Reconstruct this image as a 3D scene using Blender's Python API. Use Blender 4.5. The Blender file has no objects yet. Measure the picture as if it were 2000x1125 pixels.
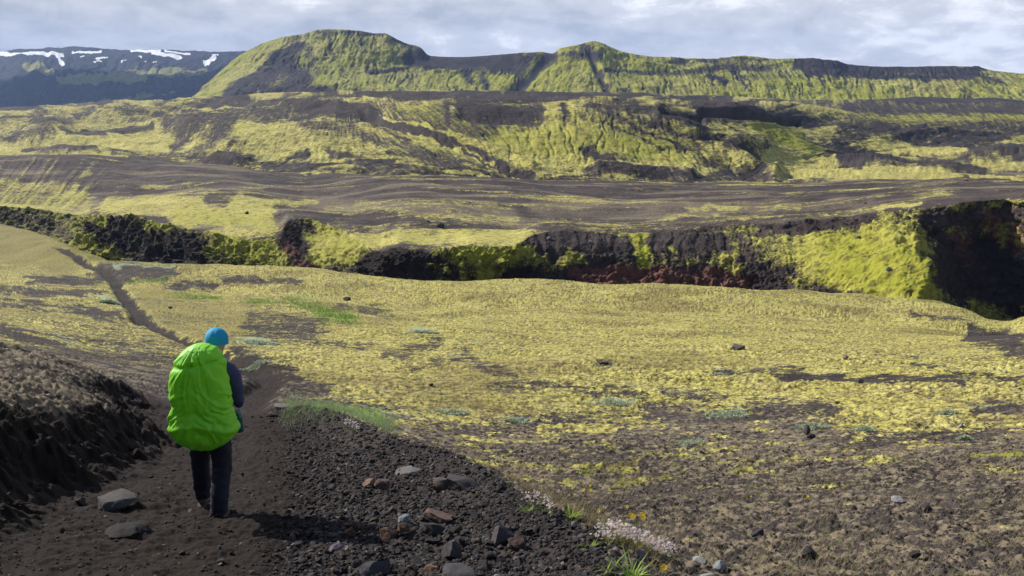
import bpy, bmesh, math, random
import numpy as np
from mathutils import Vector, Matrix
from mathutils.bvhtree import BVHTree
sc = bpy.context.scene
COL = sc.collection
random.seed(7)
RS = np.random.RandomState(11)
# ------------------------------------------------------------------ camera numbers (photo is 2000 x 1125)
F = 1570.0; CX = 1000.0; CY = 562.5
P = math.radians(13.7); CP, SP = math.cos(P), math.sin(P)
def ray(px, py):
    px = np.asarray(px, float); py = np.asarray(py, float)
    a = (px-CX)/F; b = (CY-py)/F
    Y = CP+b*SP; Z = -SP+b*CP
    return a/Y, Z/Y                        # x/y and z/y
def proj(x, y, z):
    d = np.maximum(y*CP-z*SP, 1e-3)
    return CX+F*x/d, CY-F*(y*SP+z*CP)/d
def at(px, py, D):
    u, w = ray(px, py)
    return Vector((float(u*D), float(D), float(w*D)))
# ------------------------------------------------------------------ noise
_perm = RS.permutation(256).astype(np.int32); _perm = np.concatenate([_perm]*3)
_ang = RS.rand(256)*2*np.pi
_G2 = np.stack([np.cos(_ang), np.sin(_ang)], 1).astype(np.float32)
_g3 = RS.randn(256, 3); _G3 = (_g3/np.linalg.norm(_g3, axis=1)[:, None]).astype(np.float32)
def _fade(t): return t*t*t*(t*(t*6-15)+10)
def n2(x, y, s=0):
    x = np.asarray(x, np.float64)+s*17.31; y = np.asarray(y, np.float64)+s*9.77
    xi = np.floor(x); yi = np.floor(y)
    xf = (x-xi).astype(np.float32); yf = (y-yi).astype(np.float32)
    xi = xi.astype(np.int64) & 255; yi = yi.astype(np.int64) & 255
    u = _fade(xf); v = _fade(yf)
    def g(ix, iy, fx, fy):
        h = _perm[_perm[ix & 255]+(iy & 255)]
        return _G2[h, 0]*fx+_G2[h, 1]*fy
    a = g(xi, yi, xf, yf); b = g(xi+1, yi, xf-1, yf)
    c = g(xi, yi+1, xf, yf-1); d = g(xi+1, yi+1, xf-1, yf-1)
    return ((a+(b-a)*u)+((c+(d-c)*u)-(a+(b-a)*u))*v)*1.5
def n3(x, y, z, s=0):
    x = np.asarray(x, np.float64)+s*17.31; y = np.asarray(y, np.float64)+s*5.77; z = np.asarray(z, np.float64)+s*3.1
    xi = np.floor(x); yi = np.floor(y); zi = np.floor(z)
    xf = (x-xi).astype(np.float32); yf = (y-yi).astype(np.float32); zf = (z-zi).astype(np.float32)
    xi = xi.astype(np.int64) & 255; yi = yi.astype(np.int64) & 255; zi = zi.astype(np.int64) & 255
    u = _fade(xf); v = _fade(yf); w = _fade(zf)
    def g(i, j, k, fx, fy, fz):
        h = _perm[_perm[_perm[i & 255]+(j & 255)]+(k & 255)]
        G = _G3[h]; return G[..., 0]*fx+G[..., 1]*fy+G[..., 2]*fz
    def pl(k, fz):
        a = g(xi, yi, k, xf, yf, fz); b = g(xi+1, yi, k, xf-1, yf, fz)
        c = g(xi, yi+1, k, xf, yf-1, fz); d = g(xi+1, yi+1, k, xf-1, yf-1, fz)
        e = a+(b-a)*u; f = c+(d-c)*u
        return e+(f-e)*v
    a = pl(zi, zf); b = pl(zi+1, zf-1)
    return (a+(b-a)*w)*1.5
def fbm(x, y, o=4, s=0, g=.5):
    r = 0; a = 1.0; t = 0
    for i in range(o):
        r = r+a*n2(x*2**i, y*2**i, s+i*3); t += a; a *= g
    return r/t
def fbm3(x, y, z, o=4, s=0, g=.5):
    r = 0; a = 1.0; t = 0
    for i in range(o):
        r = r+a*n3(x*2**i, y*2**i, z*2**i, s+i*3); t += a; a *= g
    return r/t
def ridge(x, y, o=3, s=0, g=.5):
    r = 0; a = 1.0; t = 0
    for i in range(o):
        r = r+a*(1-2*np.abs(n2(x*2**i, y*2**i, s+i*3))); t += a; a *= g
    return r/t
def sst(e0, e1, x):
    t = np.clip((x-e0)/(e1-e0), 0, 1); return t*t*(3-2*t)
# ------------------------------------------------------------------ lofted heightfields
class Curve:
    """a line on the terrain: bearing x/y -> distance y and height z"""
    def __init__(s, pts=None, D=None, uz=None):
        if pts is not None:
            p = np.array(pts, float)
            if D is not None: p = np.column_stack([p[:, 0], p[:, 1], np.full(len(p), float(D))])
            u, w = ray(p[:, 0], p[:, 1])
            s.u = u; s.Y = p[:, 2]; s.z = w*p[:, 2]
        else: s.u, s.Y, s.z = uz
        o = np.argsort(s.u); s.u = s.u[o]; s.Y = s.Y[o]; s.z = s.z[o]
    def ev(s, u): 
        return smooth_interp(u, s.u, s.Y), smooth_interp(u, s.u, s.z)
def smooth_interp(x, xs, ys):
    # monotone cubic (Fritsch-Carlson)
    h = np.diff(xs); d = np.diff(ys)/h
    m = np.zeros(len(xs)); m[0] = d[0]; m[-1] = d[-1]
    for i in range(1, len(xs)-1):
        m[i] = 0 if d[i-1]*d[i] <= 0 else 2*d[i-1]*d[i]/(d[i-1]+d[i])
    i = np.clip(np.searchsorted(xs, x)-1, 0, len(xs)-2)
    xc = np.clip(x, xs[0], xs[-1])
    t = (xc-xs[i])/h[i]; t2 = t*t; t3 = t2*t
    r = (2*t3-3*t2+1)*ys[i]+(t3-2*t2+t)*h[i]*m[i]+(-2*t3+3*t2)*ys[i+1]+(t3-t2)*h[i]*m[i+1]
    return r+np.where(x < xs[0], (x-xs[0])*0, 0)
def mono(Yk):
    Yk = Yk.copy()
    for i in range(1, len(Yk)): Yk[i] = np.maximum(Yk[i], Yk[i-1]+np.maximum(.4, .004*Yk[i-1]))
    return Yk
def loft_rows(curves, u, ts):
    """curves near->far; ts in [0,K-1]; returns Y,Z grids (len(ts), len(u))"""
    E = [c.ev(u) for c in curves]; K = len(E)
    Yk = mono(np.stack([e[0] for e in E])); Zk = np.stack([e[1] for e in E])
    return Yk, Zk, hermite_rows(Yk, Zk, ts)
def slopes(Yk, Zk):
    d = np.diff(Zk, axis=0)/np.maximum(np.diff(Yk, axis=0), 1e-6)
    m = np.zeros_like(Zk); m[0] = d[0]; m[-1] = d[-1]
    a = d[:-1]; b = d[1:]; ha = np.diff(Yk, axis=0)[:-1]; hb = np.diff(Yk, axis=0)[1:]
    same = a*b > 0
    hm = np.where(same, (ha+hb)/(np.where(same, hb/np.where(a == 0, 1, a)+ha/np.where(b == 0, 1, b), 1)), 0)
    av = (a*hb+b*ha)/(ha+hb)
    # keep crests round: where the sign flips use a damped average, never steeper than its flatter side allows
    lim = np.minimum(np.abs(a), np.abs(b))
    m[1:-1] = np.where(same, np.sign(a)*np.minimum(np.abs(hm), 3*lim), np.clip(.5*av, -lim, lim))
    return m
def hermite_rows(Yk, Zk, ts):
    m = slopes(Yk, Zk); K = len(Yk)
    out_Y = np.empty((len(ts), Yk.shape[1])); out_Z = np.empty_like(out_Y)
    for r, t in enumerate(ts):
        i = min(int(t), K-2); s = t-i
        Y0, Y1 = Yk[i], Yk[i+1]; h = Y1-Y0
        s2 = s*s; s3 = s2*s
        out_Y[r] = Y0+h*s
        out_Z[r] = (2*s3-3*s2+1)*Zk[i]+(s3-2*s2+s)*h*m[i]+(-2*s3+3*s2)*Zk[i+1]+(s3-s2)*h*m[i+1]
    return out_Y, out_Z
def loft_at(curves, u, y):
    E = [c.ev(u) for c in curves]; Yk = np.stack([e[0] for e in E]); Zk = np.stack([e[1] for e in E])
    m = slopes(Yk, Zk); z = np.array(Zk[0])
    for i in range(len(E)-1):
        Y0, Y1 = Yk[i], Yk[i+1]; h = np.maximum(Y1-Y0, 1e-6)
        s = np.clip((y-Y0)/h, 0, 1); s2 = s*s; s3 = s2*s
        zz = (2*s3-3*s2+1)*Zk[i]+(s3-2*s2+s)*h*m[i]+(-2*s3+3*s2)*Zk[i+1]+(s3-s2)*h*m[i+1]
        z = np.where(y >= Y0, zz, z)
    return z
def grid_normals(X, Y, Z):
    dxu = np.gradient(X, axis=1); dyu = np.gradient(Y, axis=1); dzu = np.gradient(Z, axis=1)
    dxv = np.gradient(X, axis=0); dyv = np.gradient(Y, axis=0); dzv = np.gradient(Z, axis=0)
    nx = dyu*dzv-dzu*dyv; ny = dzu*dxv-dxu*dzv; nz = dxu*dyv-dyu*dxv
    l = np.sqrt(nx*nx+ny*ny+nz*nz)+1e-12
    return nx/l, ny/l, nz/l
def grid_mesh(name, X, Y, Z, mat, masks, kind='structure'):
    R, C = X.shape
    co = np.stack([X, Y, Z], -1).reshape(-1, 3).astype(np.float32)
    idx = np.arange(R*C).reshape(R, C)
    q = np.stack([idx[:-1, :-1], idx[:-1, 1:], idx[1:, 1:], idx[1:, :-1]], -1).reshape(-1, 4)
    me = bpy.data.meshes.new(name)
    me.vertices.add(len(co)); me.vertices.foreach_set('co', co.ravel())
    me.loops.add(q.size); me.loops.foreach_set('vertex_index', q.ravel().astype(np.int32))
    me.polygons.add(len(q)); me.polygons.foreach_set('loop_start', np.arange(0, q.size, 4, dtype=np.int32))
    me.polygons.foreach_set('loop_total', np.full(len(q), 4, np.int32))
    me.polygons.foreach_set('use_smooth', np.ones(len(q), bool))
    me.update(calc_edges=True)
    for an, chans in masks.items():
        at_ = me.attributes.new(an, 'FLOAT_COLOR', 'POINT')
        d = np.ones((R*C, 4), np.float32)
        for i, c in enumerate(chans): d[:, i] = np.clip(np.broadcast_to(c, (R, C)), 0, 1).reshape(-1)
        at_.data.foreach_set('color', d.ravel())
    me.materials.append(mat)
    o = bpy.data.objects.new(name, me); COL.objects.link(o)
    if kind: o['kind'] = kind
    return o
def paint(arr, px, py, strokes, warp=None):
    """soft capsule-shaped patches: (x1,y1,x2,y2,radius,value[,softness])"""
    if warp is not None: px = px+warp[0]; py = py+warp[1]
    for s in strokes:
        x1, y1, x2, y2, r, v = s[:6]; soft = s[6] if len(s) > 6 else .9
        k = (px > min(x1, x2)-2.2*r) & (px < max(x1, x2)+2.2*r) & (py > min(y1, y2)-2.2*r) & (py < max(y1, y2)+2.2*r)
        if not k.any(): continue
        X = px[k]; Y = py[k]; dx, dy = x2-x1, y2-y1; L = dx*dx+dy*dy
        t = np.clip(((X-x1)*dx+(Y-y1)*dy)/L, 0, 1) if L > 0 else 0
        d = np.hypot(X-x1-t*dx, Y-y1-t*dy)/r
        w = 1-sst(1-soft, 1+soft, d)
        a = arr[k]; arr[k] = a+(v-a)*w
    return arr
def polyline(s, r, v, soft=.6):
    return [(a[0], a[1], b[0], b[1], r, v, soft) for a, b in zip(s[:-1], s[1:])]
# ------------------------------------------------------------------ materials
def nt_new(name):
    m = bpy.data.materials.new(name); m.use_nodes = True; nt = m.node_tree; nt.nodes.clear()
    out = nt.nodes.new('ShaderNodeOutputMaterial'); bs = nt.nodes.new('ShaderNodeBsdfPrincipled')
    nt.links.new(bs.outputs[0], out.inputs[0])
    return m, nt, bs
class NB:
    def __init__(s, nt): s.nt = nt; s.co = nt.nodes.new('ShaderNodeNewGeometry').outputs['Position']
    def _set(s, inp, v):
        if isinstance(v, bpy.types.NodeSocket): s.nt.links.new(v, inp)
        elif v is not None: inp.default_value = v
    def noise(s, scale, detail=4, rough=.55, vec=None, dist=0):
        n = s.nt.nodes.new('ShaderNodeTexNoise'); n.inputs['Scale'].default_value = scale; n.inputs['Detail'].default_value = detail
        n.inputs['Roughness'].default_value = rough; n.inputs['Distortion'].default_value = dist
        s.nt.links.new(vec or s.co, n.inputs['Vector']); return n.outputs['Fac']
    def voro(s, scale, vec=None, feat='F1', out='Distance'):
        n = s.nt.nodes.new('ShaderNodeTexVoronoi'); n.feature = feat; n.inputs['Scale'].default_value = scale
        s.nt.links.new(vec or s.co, n.inputs['Vector']); return n.outputs[out]
    def m(s, op, a, b=None, c=None, clamp=False):
        n = s.nt.nodes.new('ShaderNodeMath'); n.operation = op; n.use_clamp = clamp
        s._set(n.inputs[0], a); s._set(n.inputs[1], b)
        if c is not None: s._set(n.inputs[2], c)
        return n.outputs[0]
    def step(s, x, lo, hi):
        n = s.nt.nodes.new('ShaderNodeMapRange'); n.interpolation_type = 'SMOOTHSTEP'
        s._set(n.inputs['Value'], x); n.inputs['From Min'].default_value = lo; n.inputs['From Max'].default_value = hi
        return n.outputs[0]
    def rng(s, x, a, b, c, d):
        n = s.nt.nodes.new('ShaderNodeMapRange'); s._set(n.inputs['Value'], x)
        for i, v in zip(('From Min', 'From Max', 'To Min', 'To Max'), (a, b, c, d)): n.inputs[i].default_value = v
        return n.outputs[0]
    def mix(s, f, a, b, mode='MIX'):
        n = s.nt.nodes.new('ShaderNodeMix'); n.data_type = 'RGBA'; n.blend_type = mode
        s._set(n.inputs[0], f)
        s._set(n.inputs[6], (*a, 1) if isinstance(a, tuple) else a); s._set(n.inputs[7], (*b, 1) if isinstance(b, tuple) else b)
        return n.outputs[2]
    def attr(s, name):
        n = s.nt.nodes.new('ShaderNodeAttribute'); n.attribute_name = name
        q = s.nt.nodes.new('ShaderNodeSeparateColor'); s.nt.links.new(n.outputs['Color'], q.inputs[0]); return list(q.outputs)[:3]+[n.outputs['Alpha']]
    def bump(s, h, strength, dist, normal=None):
        n = s.nt.nodes.new('ShaderNodeBump'); n.inputs['Strength'].default_value = strength; n.inputs['Distance'].default_value = dist
        s._set(n.inputs['Height'], h)
        if normal: s.nt.links.new(normal, n.inputs['Normal'])
        return n.outputs[0]
MOSS = (0.405, 0.37, 0.088); MOSS_PALE = (0.50, 0.45, 0.165); MOSS_GREEN = (0.165, 0.185, 0.018)
ASH = (0.025, 0.0202, 0.0195); ASH_L = (0.056, 0.045, 0.041); SOIL_SHADED = (0.0120, 0.0080, 0.0064)  # trench soil, darkened past its own brown to paint in the bank's shade
def terrain_mat(name, sc_, detail_bump, ash=ASH, ash_l=ASH_L, moss=MOSS, thr=.55, soft=.14):
    """moss over volcanic ash; mask A = moss, green, dry brown; mask B = red rock, silvery leaves, grass; sc_ = size of the finest patches in metres"""
    m, nt, bs = nt_new(name); b = NB(nt)
    A = b.attr('cover'); B = b.attr('soil')
    f = 1/sc_
    nf = b.noise(f, 5, .65); nm = b.noise(f*.22, 4, .6); nv = b.noise(f*3.1, 4, .7)
    # bare ground
    c = b.mix(b.step(nm, .35, .68), ash, ash_l)
    c = b.mix(b.m('MULTIPLY', b.step(nf, .5, .75), .45), c, tuple(min(1, v*1.7) for v in ash_l))
    c = b.mix(b.step(nv, .45, .2), c, tuple(v*.55 for v in ash))
    so = b.mix(nf, tuple(v*.7 for v in SOIL_SHADED), tuple(v*1.7 for v in SOIL_SHADED))
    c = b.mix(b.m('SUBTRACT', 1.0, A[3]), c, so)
    dry = b.mix(nf, (0.085, 0.066, 0.048), (0.235, 0.19, 0.125))
    c = b.mix(b.step(b.m('ADD', A[2], b.m('MULTIPLY', b.m('SUBTRACT', nv, .5), 1.3)), .32, .72), c, dry)
    red = b.mix(nf, (0.070, 0.026, 0.020), (0.17, 0.085, 0.065))
    c = b.mix(b.step(b.m('ADD', B[0], b.m('MULTIPLY', b.m('SUBTRACT', nf, .5), .8)), .35, .75), c, red)
    # moss
    mc = b.mix(b.step(nm, .38, .66), moss, MOSS_PALE)
    nl = b.noise(f*.05, 4, .6); mc = b.mix(b.m('MULTIPLY', b.step(nl, .42, .68), .5), mc, (0.29, 0.235, 0.09))
    mc = b.mix(b.m('MULTIPLY', b.step(b.noise(f*.11, 3, .6), .50, .72), .5), mc, (0.235, 0.225, 0.045))
    mc = b.mix(b.step(nf, .42, .72), mc, tuple(v*k for v, k in zip(moss, (1.2, 1.2, 1.3))))
    mc = b.mix(b.m('MULTIPLY', b.step(nv, .54, .36), .7), mc, (0.12, 0.095, 0.03))
    gr = b.mix(nf, MOSS_GREEN, (0.31, 0.30, 0.035))
    mc = b.mix(b.step(b.m('ADD', A[1], b.m('MULTIPLY', b.m('SUBTRACT', nm, .5), .7)), .25, .8), mc, gr)
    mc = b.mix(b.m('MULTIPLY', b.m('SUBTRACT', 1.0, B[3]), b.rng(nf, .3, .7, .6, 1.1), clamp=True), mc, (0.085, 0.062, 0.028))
    mf = b.step(b.m('ADD', b.m('ADD', A[0], b.m('MULTIPLY', b.m('SUBTRACT', nv, .5), thr*2)), b.m('MULTIPLY', b.m('SUBTRACT', nf, .5), thr*1.6)), .5-soft, .5+soft)
    c = b.mix(mf, c, mc)
    sl = b.mix(nf, (0.16, 0.21, 0.11), (0.36, 0.42, 0.27))
    c = b.mix(b.step(b.m('ADD', B[1], b.m('MULTIPLY', b.m('SUBTRACT', nv, .5), .9)), .4, .7), c, sl)
    gs = b.mix(nf, (0.12, 0.20, 0.035), (0.30, 0.38, 0.09))
    c = b.mix(b.step(b.m('ADD', B[2], b.m('MULTIPLY', b.m('SUBTRACT', nv, .5), .9)), .4, .7), c, gs)
    nt.links.new(c, bs.inputs['Base Color'])
    bs.inputs['Roughness'].default_value = .95; bs.inputs['Specular IOR Level'].default_value = .15
    h = b.m('ADD', b.m('MULTIPLY', nf, .6), b.m('MULTIPLY', nv, .4))
    nt.links.new(b.bump(h, .9, detail_bump), bs.inputs['Normal'])
    return m
def row_ts(counts):
    ts = []
    for i, n in enumerate(counts): ts += [i+j/n for j in range(n)]
    return np.array(ts+[len(counts)], float)
def ucols(lo, hi, n, wide=None):
    c = np.linspace(lo, hi, n)
    if wide:
        s = c[1]-c[0]; out = []; x = hi; k = s
        while x < wide: k *= 1.03; x += k; out.append(x)
        inn = []; x = lo; k = s
        while x > -wide: k *= 1.03; x -= k; inn.append(x)
        c = np.array(inn[::-1]+list(c)+out)
    return c
# ================================================================== GROUND (near slope, moss bench, near lip of the canyon)
EDGE = [(-400,330,260),(-100,425,190),(0,440,175),(60,455,160),(120,478,146),(170,508,134),(220,521,122),(350,526,118),(500,527,116),(600,533,115),
        (700,552,110),(800,563,108),(870,568,107),(1000,566,108),(1200,574,106),(1380,580,104),(1550,591,100),(1700,603,96),(1810,612,92),(1870,628,86),
        (1930,648,80),(1965,652,77),(2000,640,75),(2100,625,70),(2600,620,66)]
K7 = [(-400,400),(-100,485),(0,500),(100,522),(170,545),(350,572),(600,582),(870,602),(1000,601),(1300,612),(1550,625),(1700,636),(1850,650),(1950,676),(2000,677),(2100,670),(2600,650)]
_e = np.array(EDGE, float)
def _D(px, k): return np.interp(px, _e[:, 0], _e[:, 2])*k
gA = [Curve([(-900,1480),(0,1480),(2600,1480)], D=2.2),
      Curve([(-900,700),(-500,860),(-100,1085),(150,1120),(300,1125),(600,1125),(1180,1130),(1500,1135),(2100,1115),(2900,1080)], D=4.9),
      Curve([(-900,640),(-500,800),(-100,965),(100,1000),(250,1010),(415,1010),(700,1010),(1000,1014),(1300,1020),(2100,1000),(2900,960)], D=6.6),
      Curve([(-900,560),(-500,700),(-100,832),(100,868),(250,893),(400,905),(700,903),(850,905),(1000,925),(1300,932),(2100,905),(2900,850)], D=9.5),
      Curve([(-900,480),(-500,600),(-100,708),(100,752),(250,785),(400,805),(700,812),(1000,832),(1300,838),(1700,826),(2100,800),(2900,740)], D=15),
      Curve([(-900,420),(-500,530),(-100,622),(100,660),(200,682),(400,705),(700,714),(1000,727),(1300,732),(1700,724),(2100,705),(2900,650)], D=26),
      Curve([(-900,380),(-500,480),(-100,588),(200,622),(400,638),(700,643),(1000,655),(1300,661),(1700,662),(2100,655),(2900,640)], D=45),
      Curve([(p, y, _D(p, .70)) for p, y in K7]),
      Curve(EDGE)]
_ce = gA[-1]
def _after(c, dY, dz): return Curve(uz=(c.u, c.Y+dY, c.z+dz))
gA += [_after(_ce, 2.2, -2.0), _after(_ce, 7, -13), _after(_ce, 22, -23), _after(_ce, 60, -25)]
# the trampled trail: points on the base slope
def base_ground(x, y):
    return loft_at(gA, x/np.maximum(y, .1), y)
def hit(px, py):
    """where the line of sight through a photo pixel meets the base slope"""
    u, w = ray(px, py); lo, hi = 2.3, 300.
    ys = np.exp(np.linspace(math.log(lo), math.log(hi), 1200))
    z = base_ground(float(u)*ys, ys); k = np.where(float(w)*ys <= z)[0]
    y = ys[k[0]] if len(k) else hi
    return float(u)*y, y
def line_world(pts): return np.array([hit(*p) for p in pts])
def seg_dist(x, y, L):
    """unsigned distance and signed side (+ = right of travel) to a polyline, and the travel fraction"""
    best = np.full(x.shape, 1e9); side = np.zeros(x.shape); frac = np.zeros(x.shape); n = len(L)-1
    for i in range(n):
        ax, ay = L[i]; dx, dy = L[i+1]-L[i]; q = dx*dx+dy*dy
        t = np.clip(((x-ax)*dx+(y-ay)*dy)/q, 0, 1)
        d = np.hypot(x-ax-t*dx, y-ay-t*dy); s = (x-ax)*dy-(y-ay)*dx
        k = d < best; best = np.where(k, d, best); side = np.where(k, np.sign(s), side); frac = np.where(k, (i+t)/n, frac)
    return best, side, frac
BANK = line_world([(-500,1250),(-120,1060),(60,985),(170,935),(270,900),(335,872),(300,842),(262,815),(290,792),(345,782),(420,765),(520,728)])
TRAIL = line_world([(420,1125),(440,1000),(430,900),(440,820),(500,765),(530,738),(480,712),(420,690),(360,668),(320,648),(280,628),(262,600),(245,582),(232,562),(222,545),(205,528),(172,516),(150,502),(128,492),(112,484)])
LIP = line_world([(560,795),(640,815),(700,845),(780,878),(860,900),(950,942),(1010,995),(1080,1035),(1150,1075),(1190,1125),(1260,1250)])
def ground_shape(x, y):
    """height of the slope with the trail trench, the bank on its left and the rubble lip on its right"""
    z = base_ground(x, y)
    near = y < 30
    # bank
    d, s, f = seg_dist(x, y, BANK); sd = -d*s          # + on the left of the bank line
    wob = .30*n2(x*.8, y*.8, 3)+.16*n2(x*2.3, y*2.3, 4)+.09*n2(x*6, y*6, 5)+.05*n2(x*14, y*14, 6)
    H = np.interp(f, [0, .25, .5, .62, .8, .92, 1], [1.0, .92, .66, .6, .60, .4, 0])
    rise = H*(sst(-.35, 1.0, sd+wob)*.62+sst(.1, .7, sd+wob)*.16+sst(.3, 2.4, sd)*.34)*np.where(y > 14.5, sst(17, 14.5, y), 1)
    z = z+np.where(sd > -1, rise, 0)
    # narrow worn trail further on
    d, s, f = seg_dist(x, y, TRAIL)
    w = np.interp(y, [6, 14, 20, 60, 130], [.1, .5, .4, .65, .7])
    dep = np.interp(y, [6, 14, 18, 30, 90, 160], [0, .1, .2, .34, .40, .35])
    z = z-dep*(1-sst(w*.5, w*1.5, d+.25*w*n2(x*.8, y*.8, 9)))
    # rubble lip
    d, s, f = seg_dist(x, y, LIP); sd = -d*s          # + on the outer side
    h = .16*np.exp(-(sd/.45)**2)*sst(0, .1, f)
    z = z+np.where(near, h-.22*sst(0, 1.1, sd)*np.exp(-np.maximum(sd, 0)/4)*sst(0, .15, f), 0)
    return z

U0 = ucols(-.80, .80, 1700, wide=2.6)
def build_ground():
    u = U0; ts = row_ts([22, 120, 115, 115, 105, 85, 75, 50, 10, 14, 8, 4])
    Yk, Zk, (Y, Z) = loft_rows(gA, u, ts)
    X = u[None, :]*Y
    px, py = proj(X, Y, Z)                                    # where each point of the bare slope shows in the photo
    Z = Z+np.where(Y < 140, ground_shape(X, Y)-base_ground(X, Y), 0)
    edge = np.broadcast_to(_ce.ev(u)[0][None, :], Y.shape); on = Y < edge+.5
    # ---- cover
    wx = 34*fbm(X/np.maximum(Y, 3)*30, np.log(np.maximum(Y, 1))*14, 4, 21); wy = 13*fbm(X/np.maximum(Y, 3)*30, np.log(np.maximum(Y, 1))*14, 3, 25)
    big = fbm(X*.12, Y*.12, 4, 31); mid = fbm(X*.9, Y*.9, 4, 41); fin = fbm(X*4, Y*4, 3, 51)
    lim = np.interp(px, [300, 600, 900, 1100, 1300, 1500, 1650, 2000], [690, 770, 815, 805, 800, 795, 850, 820])
    t = sst(-45, 60, py+wy*2-lim)
    moss = .74+.25*big+(-.46-.1*t)*t*1.0+.30*mid*t
    moss = moss-.16*sst(60, 200, py-lim)
    dry = .12+.36*t+.25*mid
    moss = moss-.12*(py > 560)*sst(800, 350, px)*sst(560, 600, py)
    left = sst(420, 250, px)*sst(560, 720, py); moss = moss-.17*left*sst(-.2, .3, mid+fbm(X*.25, Y*1.1, 3, 61)); dry = dry+.25*left
    green = .12+.15*big; redd = np.zeros_like(X); silv = np.full_like(X, .05); grass = np.zeros_like(X)
    silv = silv+.5*sst(.32, .6, fbm(X*.35, Y*.35, 3, 71))*(Y < 45)*(1-t*.3)
    W = (wx, wy)
    moss = paint(moss, px, py, [
        (200, 528, 330, 535, 14, .1), (60, 548, 240, 546, 7, .15), (0, 566, 200, 572, 6, .12), (0, 590, 120, 600, 5, .2), (130, 600, 240, 622, 6, .15),
        (0, 640, 150, 690, 9, .15), (60, 690, 300, 735, 9, .15), (0, 700, 120, 760, 18, .2), (330, 560, 420, 556, 5, .2), (430, 545, 590, 552, 7, .25),
        (500, 640, 610, 645, 20, .28), (540, 625, 640, 628, 7, .3), (600, 668, 720, 672, 4, .25), (480, 625, 520, 610, 6, .3),
        (470, 705, 560, 735, 20, .05), (500, 750, 600, 772, 26, .02), (480, 790, 560, 790, 26, .0), (560, 740, 640, 768, 10, .1),
        (660, 600, 760, 612, 8, .35), (760, 690, 850, 670, 9, .35), (800, 720, 900, 700, 6, .35), (900, 690, 1000, 740, 12, .4), (960, 760, 1080, 755, 9, .35),
        (1100, 760, 1260, 770, 9, .35), (1160, 712, 1200, 712, 5, .2), (1300, 765, 1400, 775, 9, .3), (1400, 730, 1560, 725, 5, .3), (1520, 735, 1870, 750, 6, .15), (1760, 700, 1900, 735, 4, .35),
        (1850, 742, 2000, 745, 5, .3), (1780, 612, 1900, 628, 6, .3), (1900, 655, 2000, 668, 14, .0), (1950, 680, 2000, 690, 6, .2),
        (1270, 800, 1450, 822, 16, .15), (1480, 795, 1620, 800, 14, .2), (1540, 830, 1640, 850, 18, .12), (1680, 862, 1760, 870, 8, .2), (1900, 800, 2000, 800, 10, .25),
        (850, 840, 1000, 845, 14, .2), (930, 830, 1080, 820, 9, .25), (1050, 850, 1250, 870, 14, .2), (700, 870, 780, 890, 8, .5), (1140, 905, 1240, 895, 7, .65), (900, 850, 960, 846, 6, .6),
        (1060, 832, 1200, 826, 7, .65), (1200, 930, 1300, 915, 8, .5), (620, 800, 740, 840, 7, .6)], W)
    grass = paint(grass, px, py, [(330, 574, 430, 583, 8, .55), (480, 592, 545, 592, 6, .55), (560, 588, 700, 618, 9, .5), (620, 616, 690, 628, 11, .6), (240, 549, 330, 548, 6, .5),
        (560, 582, 650, 580, 5, .6), (470, 548, 560, 546, 4, .4), (560, 805, 740, 812, 15, .75), (300, 545, 340, 538, 5, .5), (420, 880, 440, 886, 1, .2)], W)
    silv = paint(silv, px, py, [(478, 664, 540, 671, 8, .75), (196, 584, 232, 590, 8, .8), (795, 640, 860, 652, 6, .6), (1165, 784, 1235, 780, 9, .55), (1385, 808, 1460, 800, 9, .5),
        (20, 540, 150, 530, 5, .4), (220, 520, 330, 522, 4, .6), (340, 665, 440, 675, 6, .4), (100, 655, 150, 670, 7, .5), (740, 590, 830, 600, 4, .4), (700, 800, 860, 806, 8, .45), (560, 770, 680, 780, 6, .45), (200, 700, 330, 740, 4, .3)], W)
    green = paint(green, px, py, [(150, 490, 260, 512, 9, 1.), (170, 480, 230, 500, 8, .9), (0, 560, 20, 570, 8, .6), (1150, 905, 1240, 925, 10, .5), (40, 820, 80, 826, 10, .8), (1850, 890, 2000, 880, 16, .6), (700, 600, 760, 590, 6, .5)], W)
    brk = fbm(X*1.3, Y*1.9, 4, 63); brk2 = fbm(X*.33, Y*.6, 3, 65)
    lr = sst(0, 40, py-lim-20)*sst(.0, .3, sst(380, 900, px)); olive = fbm(X*1.1, Y*1.6, 4, 67); pat = fbm(X*5, Y*7, 4, 69)
    moss = moss+lr*(.9*np.maximum(olive, 0)*sst(1080, 850, py)); dry = dry+lr*(1.3*pat+.17)+lr*.5*fbm(X*14, Y*18, 2, 70)
    green = green+.35*lr
    band = sst(-110, -40, py-lim)*sst(80, 20, py-lim)*sst(300, 600, px); dry = dry+band*(.35+.8*pat); moss = moss+band*.22*fin
    moss = moss+(.5*brk+.3*brk2)*(.35+.65*sst(.75, .3, moss))
    dry = dry*.8+.4*brk2-.08+.16*left-.45*left*sst(-.1, .25, fbm(X*2.2, Y*2.6, 3, 68))
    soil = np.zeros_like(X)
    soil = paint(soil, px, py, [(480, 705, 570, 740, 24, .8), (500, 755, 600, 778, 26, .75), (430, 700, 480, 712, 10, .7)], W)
    # trench floor, bank face and rubble carry no moss
    dB, sB, fB = seg_dist(X, Y, BANK); sdB = -dB*sB
    dL, sL, fL = seg_dist(X, Y, LIP); sdL = -dL*sL
    jit = .22*mid+.10*fin
    inside = (1-sst(-.1, .35, sdB+jit))*(1-sst(-.25, .15, sdL+jit))*sst(17.5, 14.5, Y)
    face = (1-sst(.5, .95, sdB+1.6*jit))*sst(-.3, 0, sdB)*sst(17, 14, Y)
    cut = np.maximum(inside, face)
    moss = moss*(1-cut)
    dry = dry*(1-cut*.95); silv = silv*(1-cut); grass = grass*(1-cut*.8)
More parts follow.
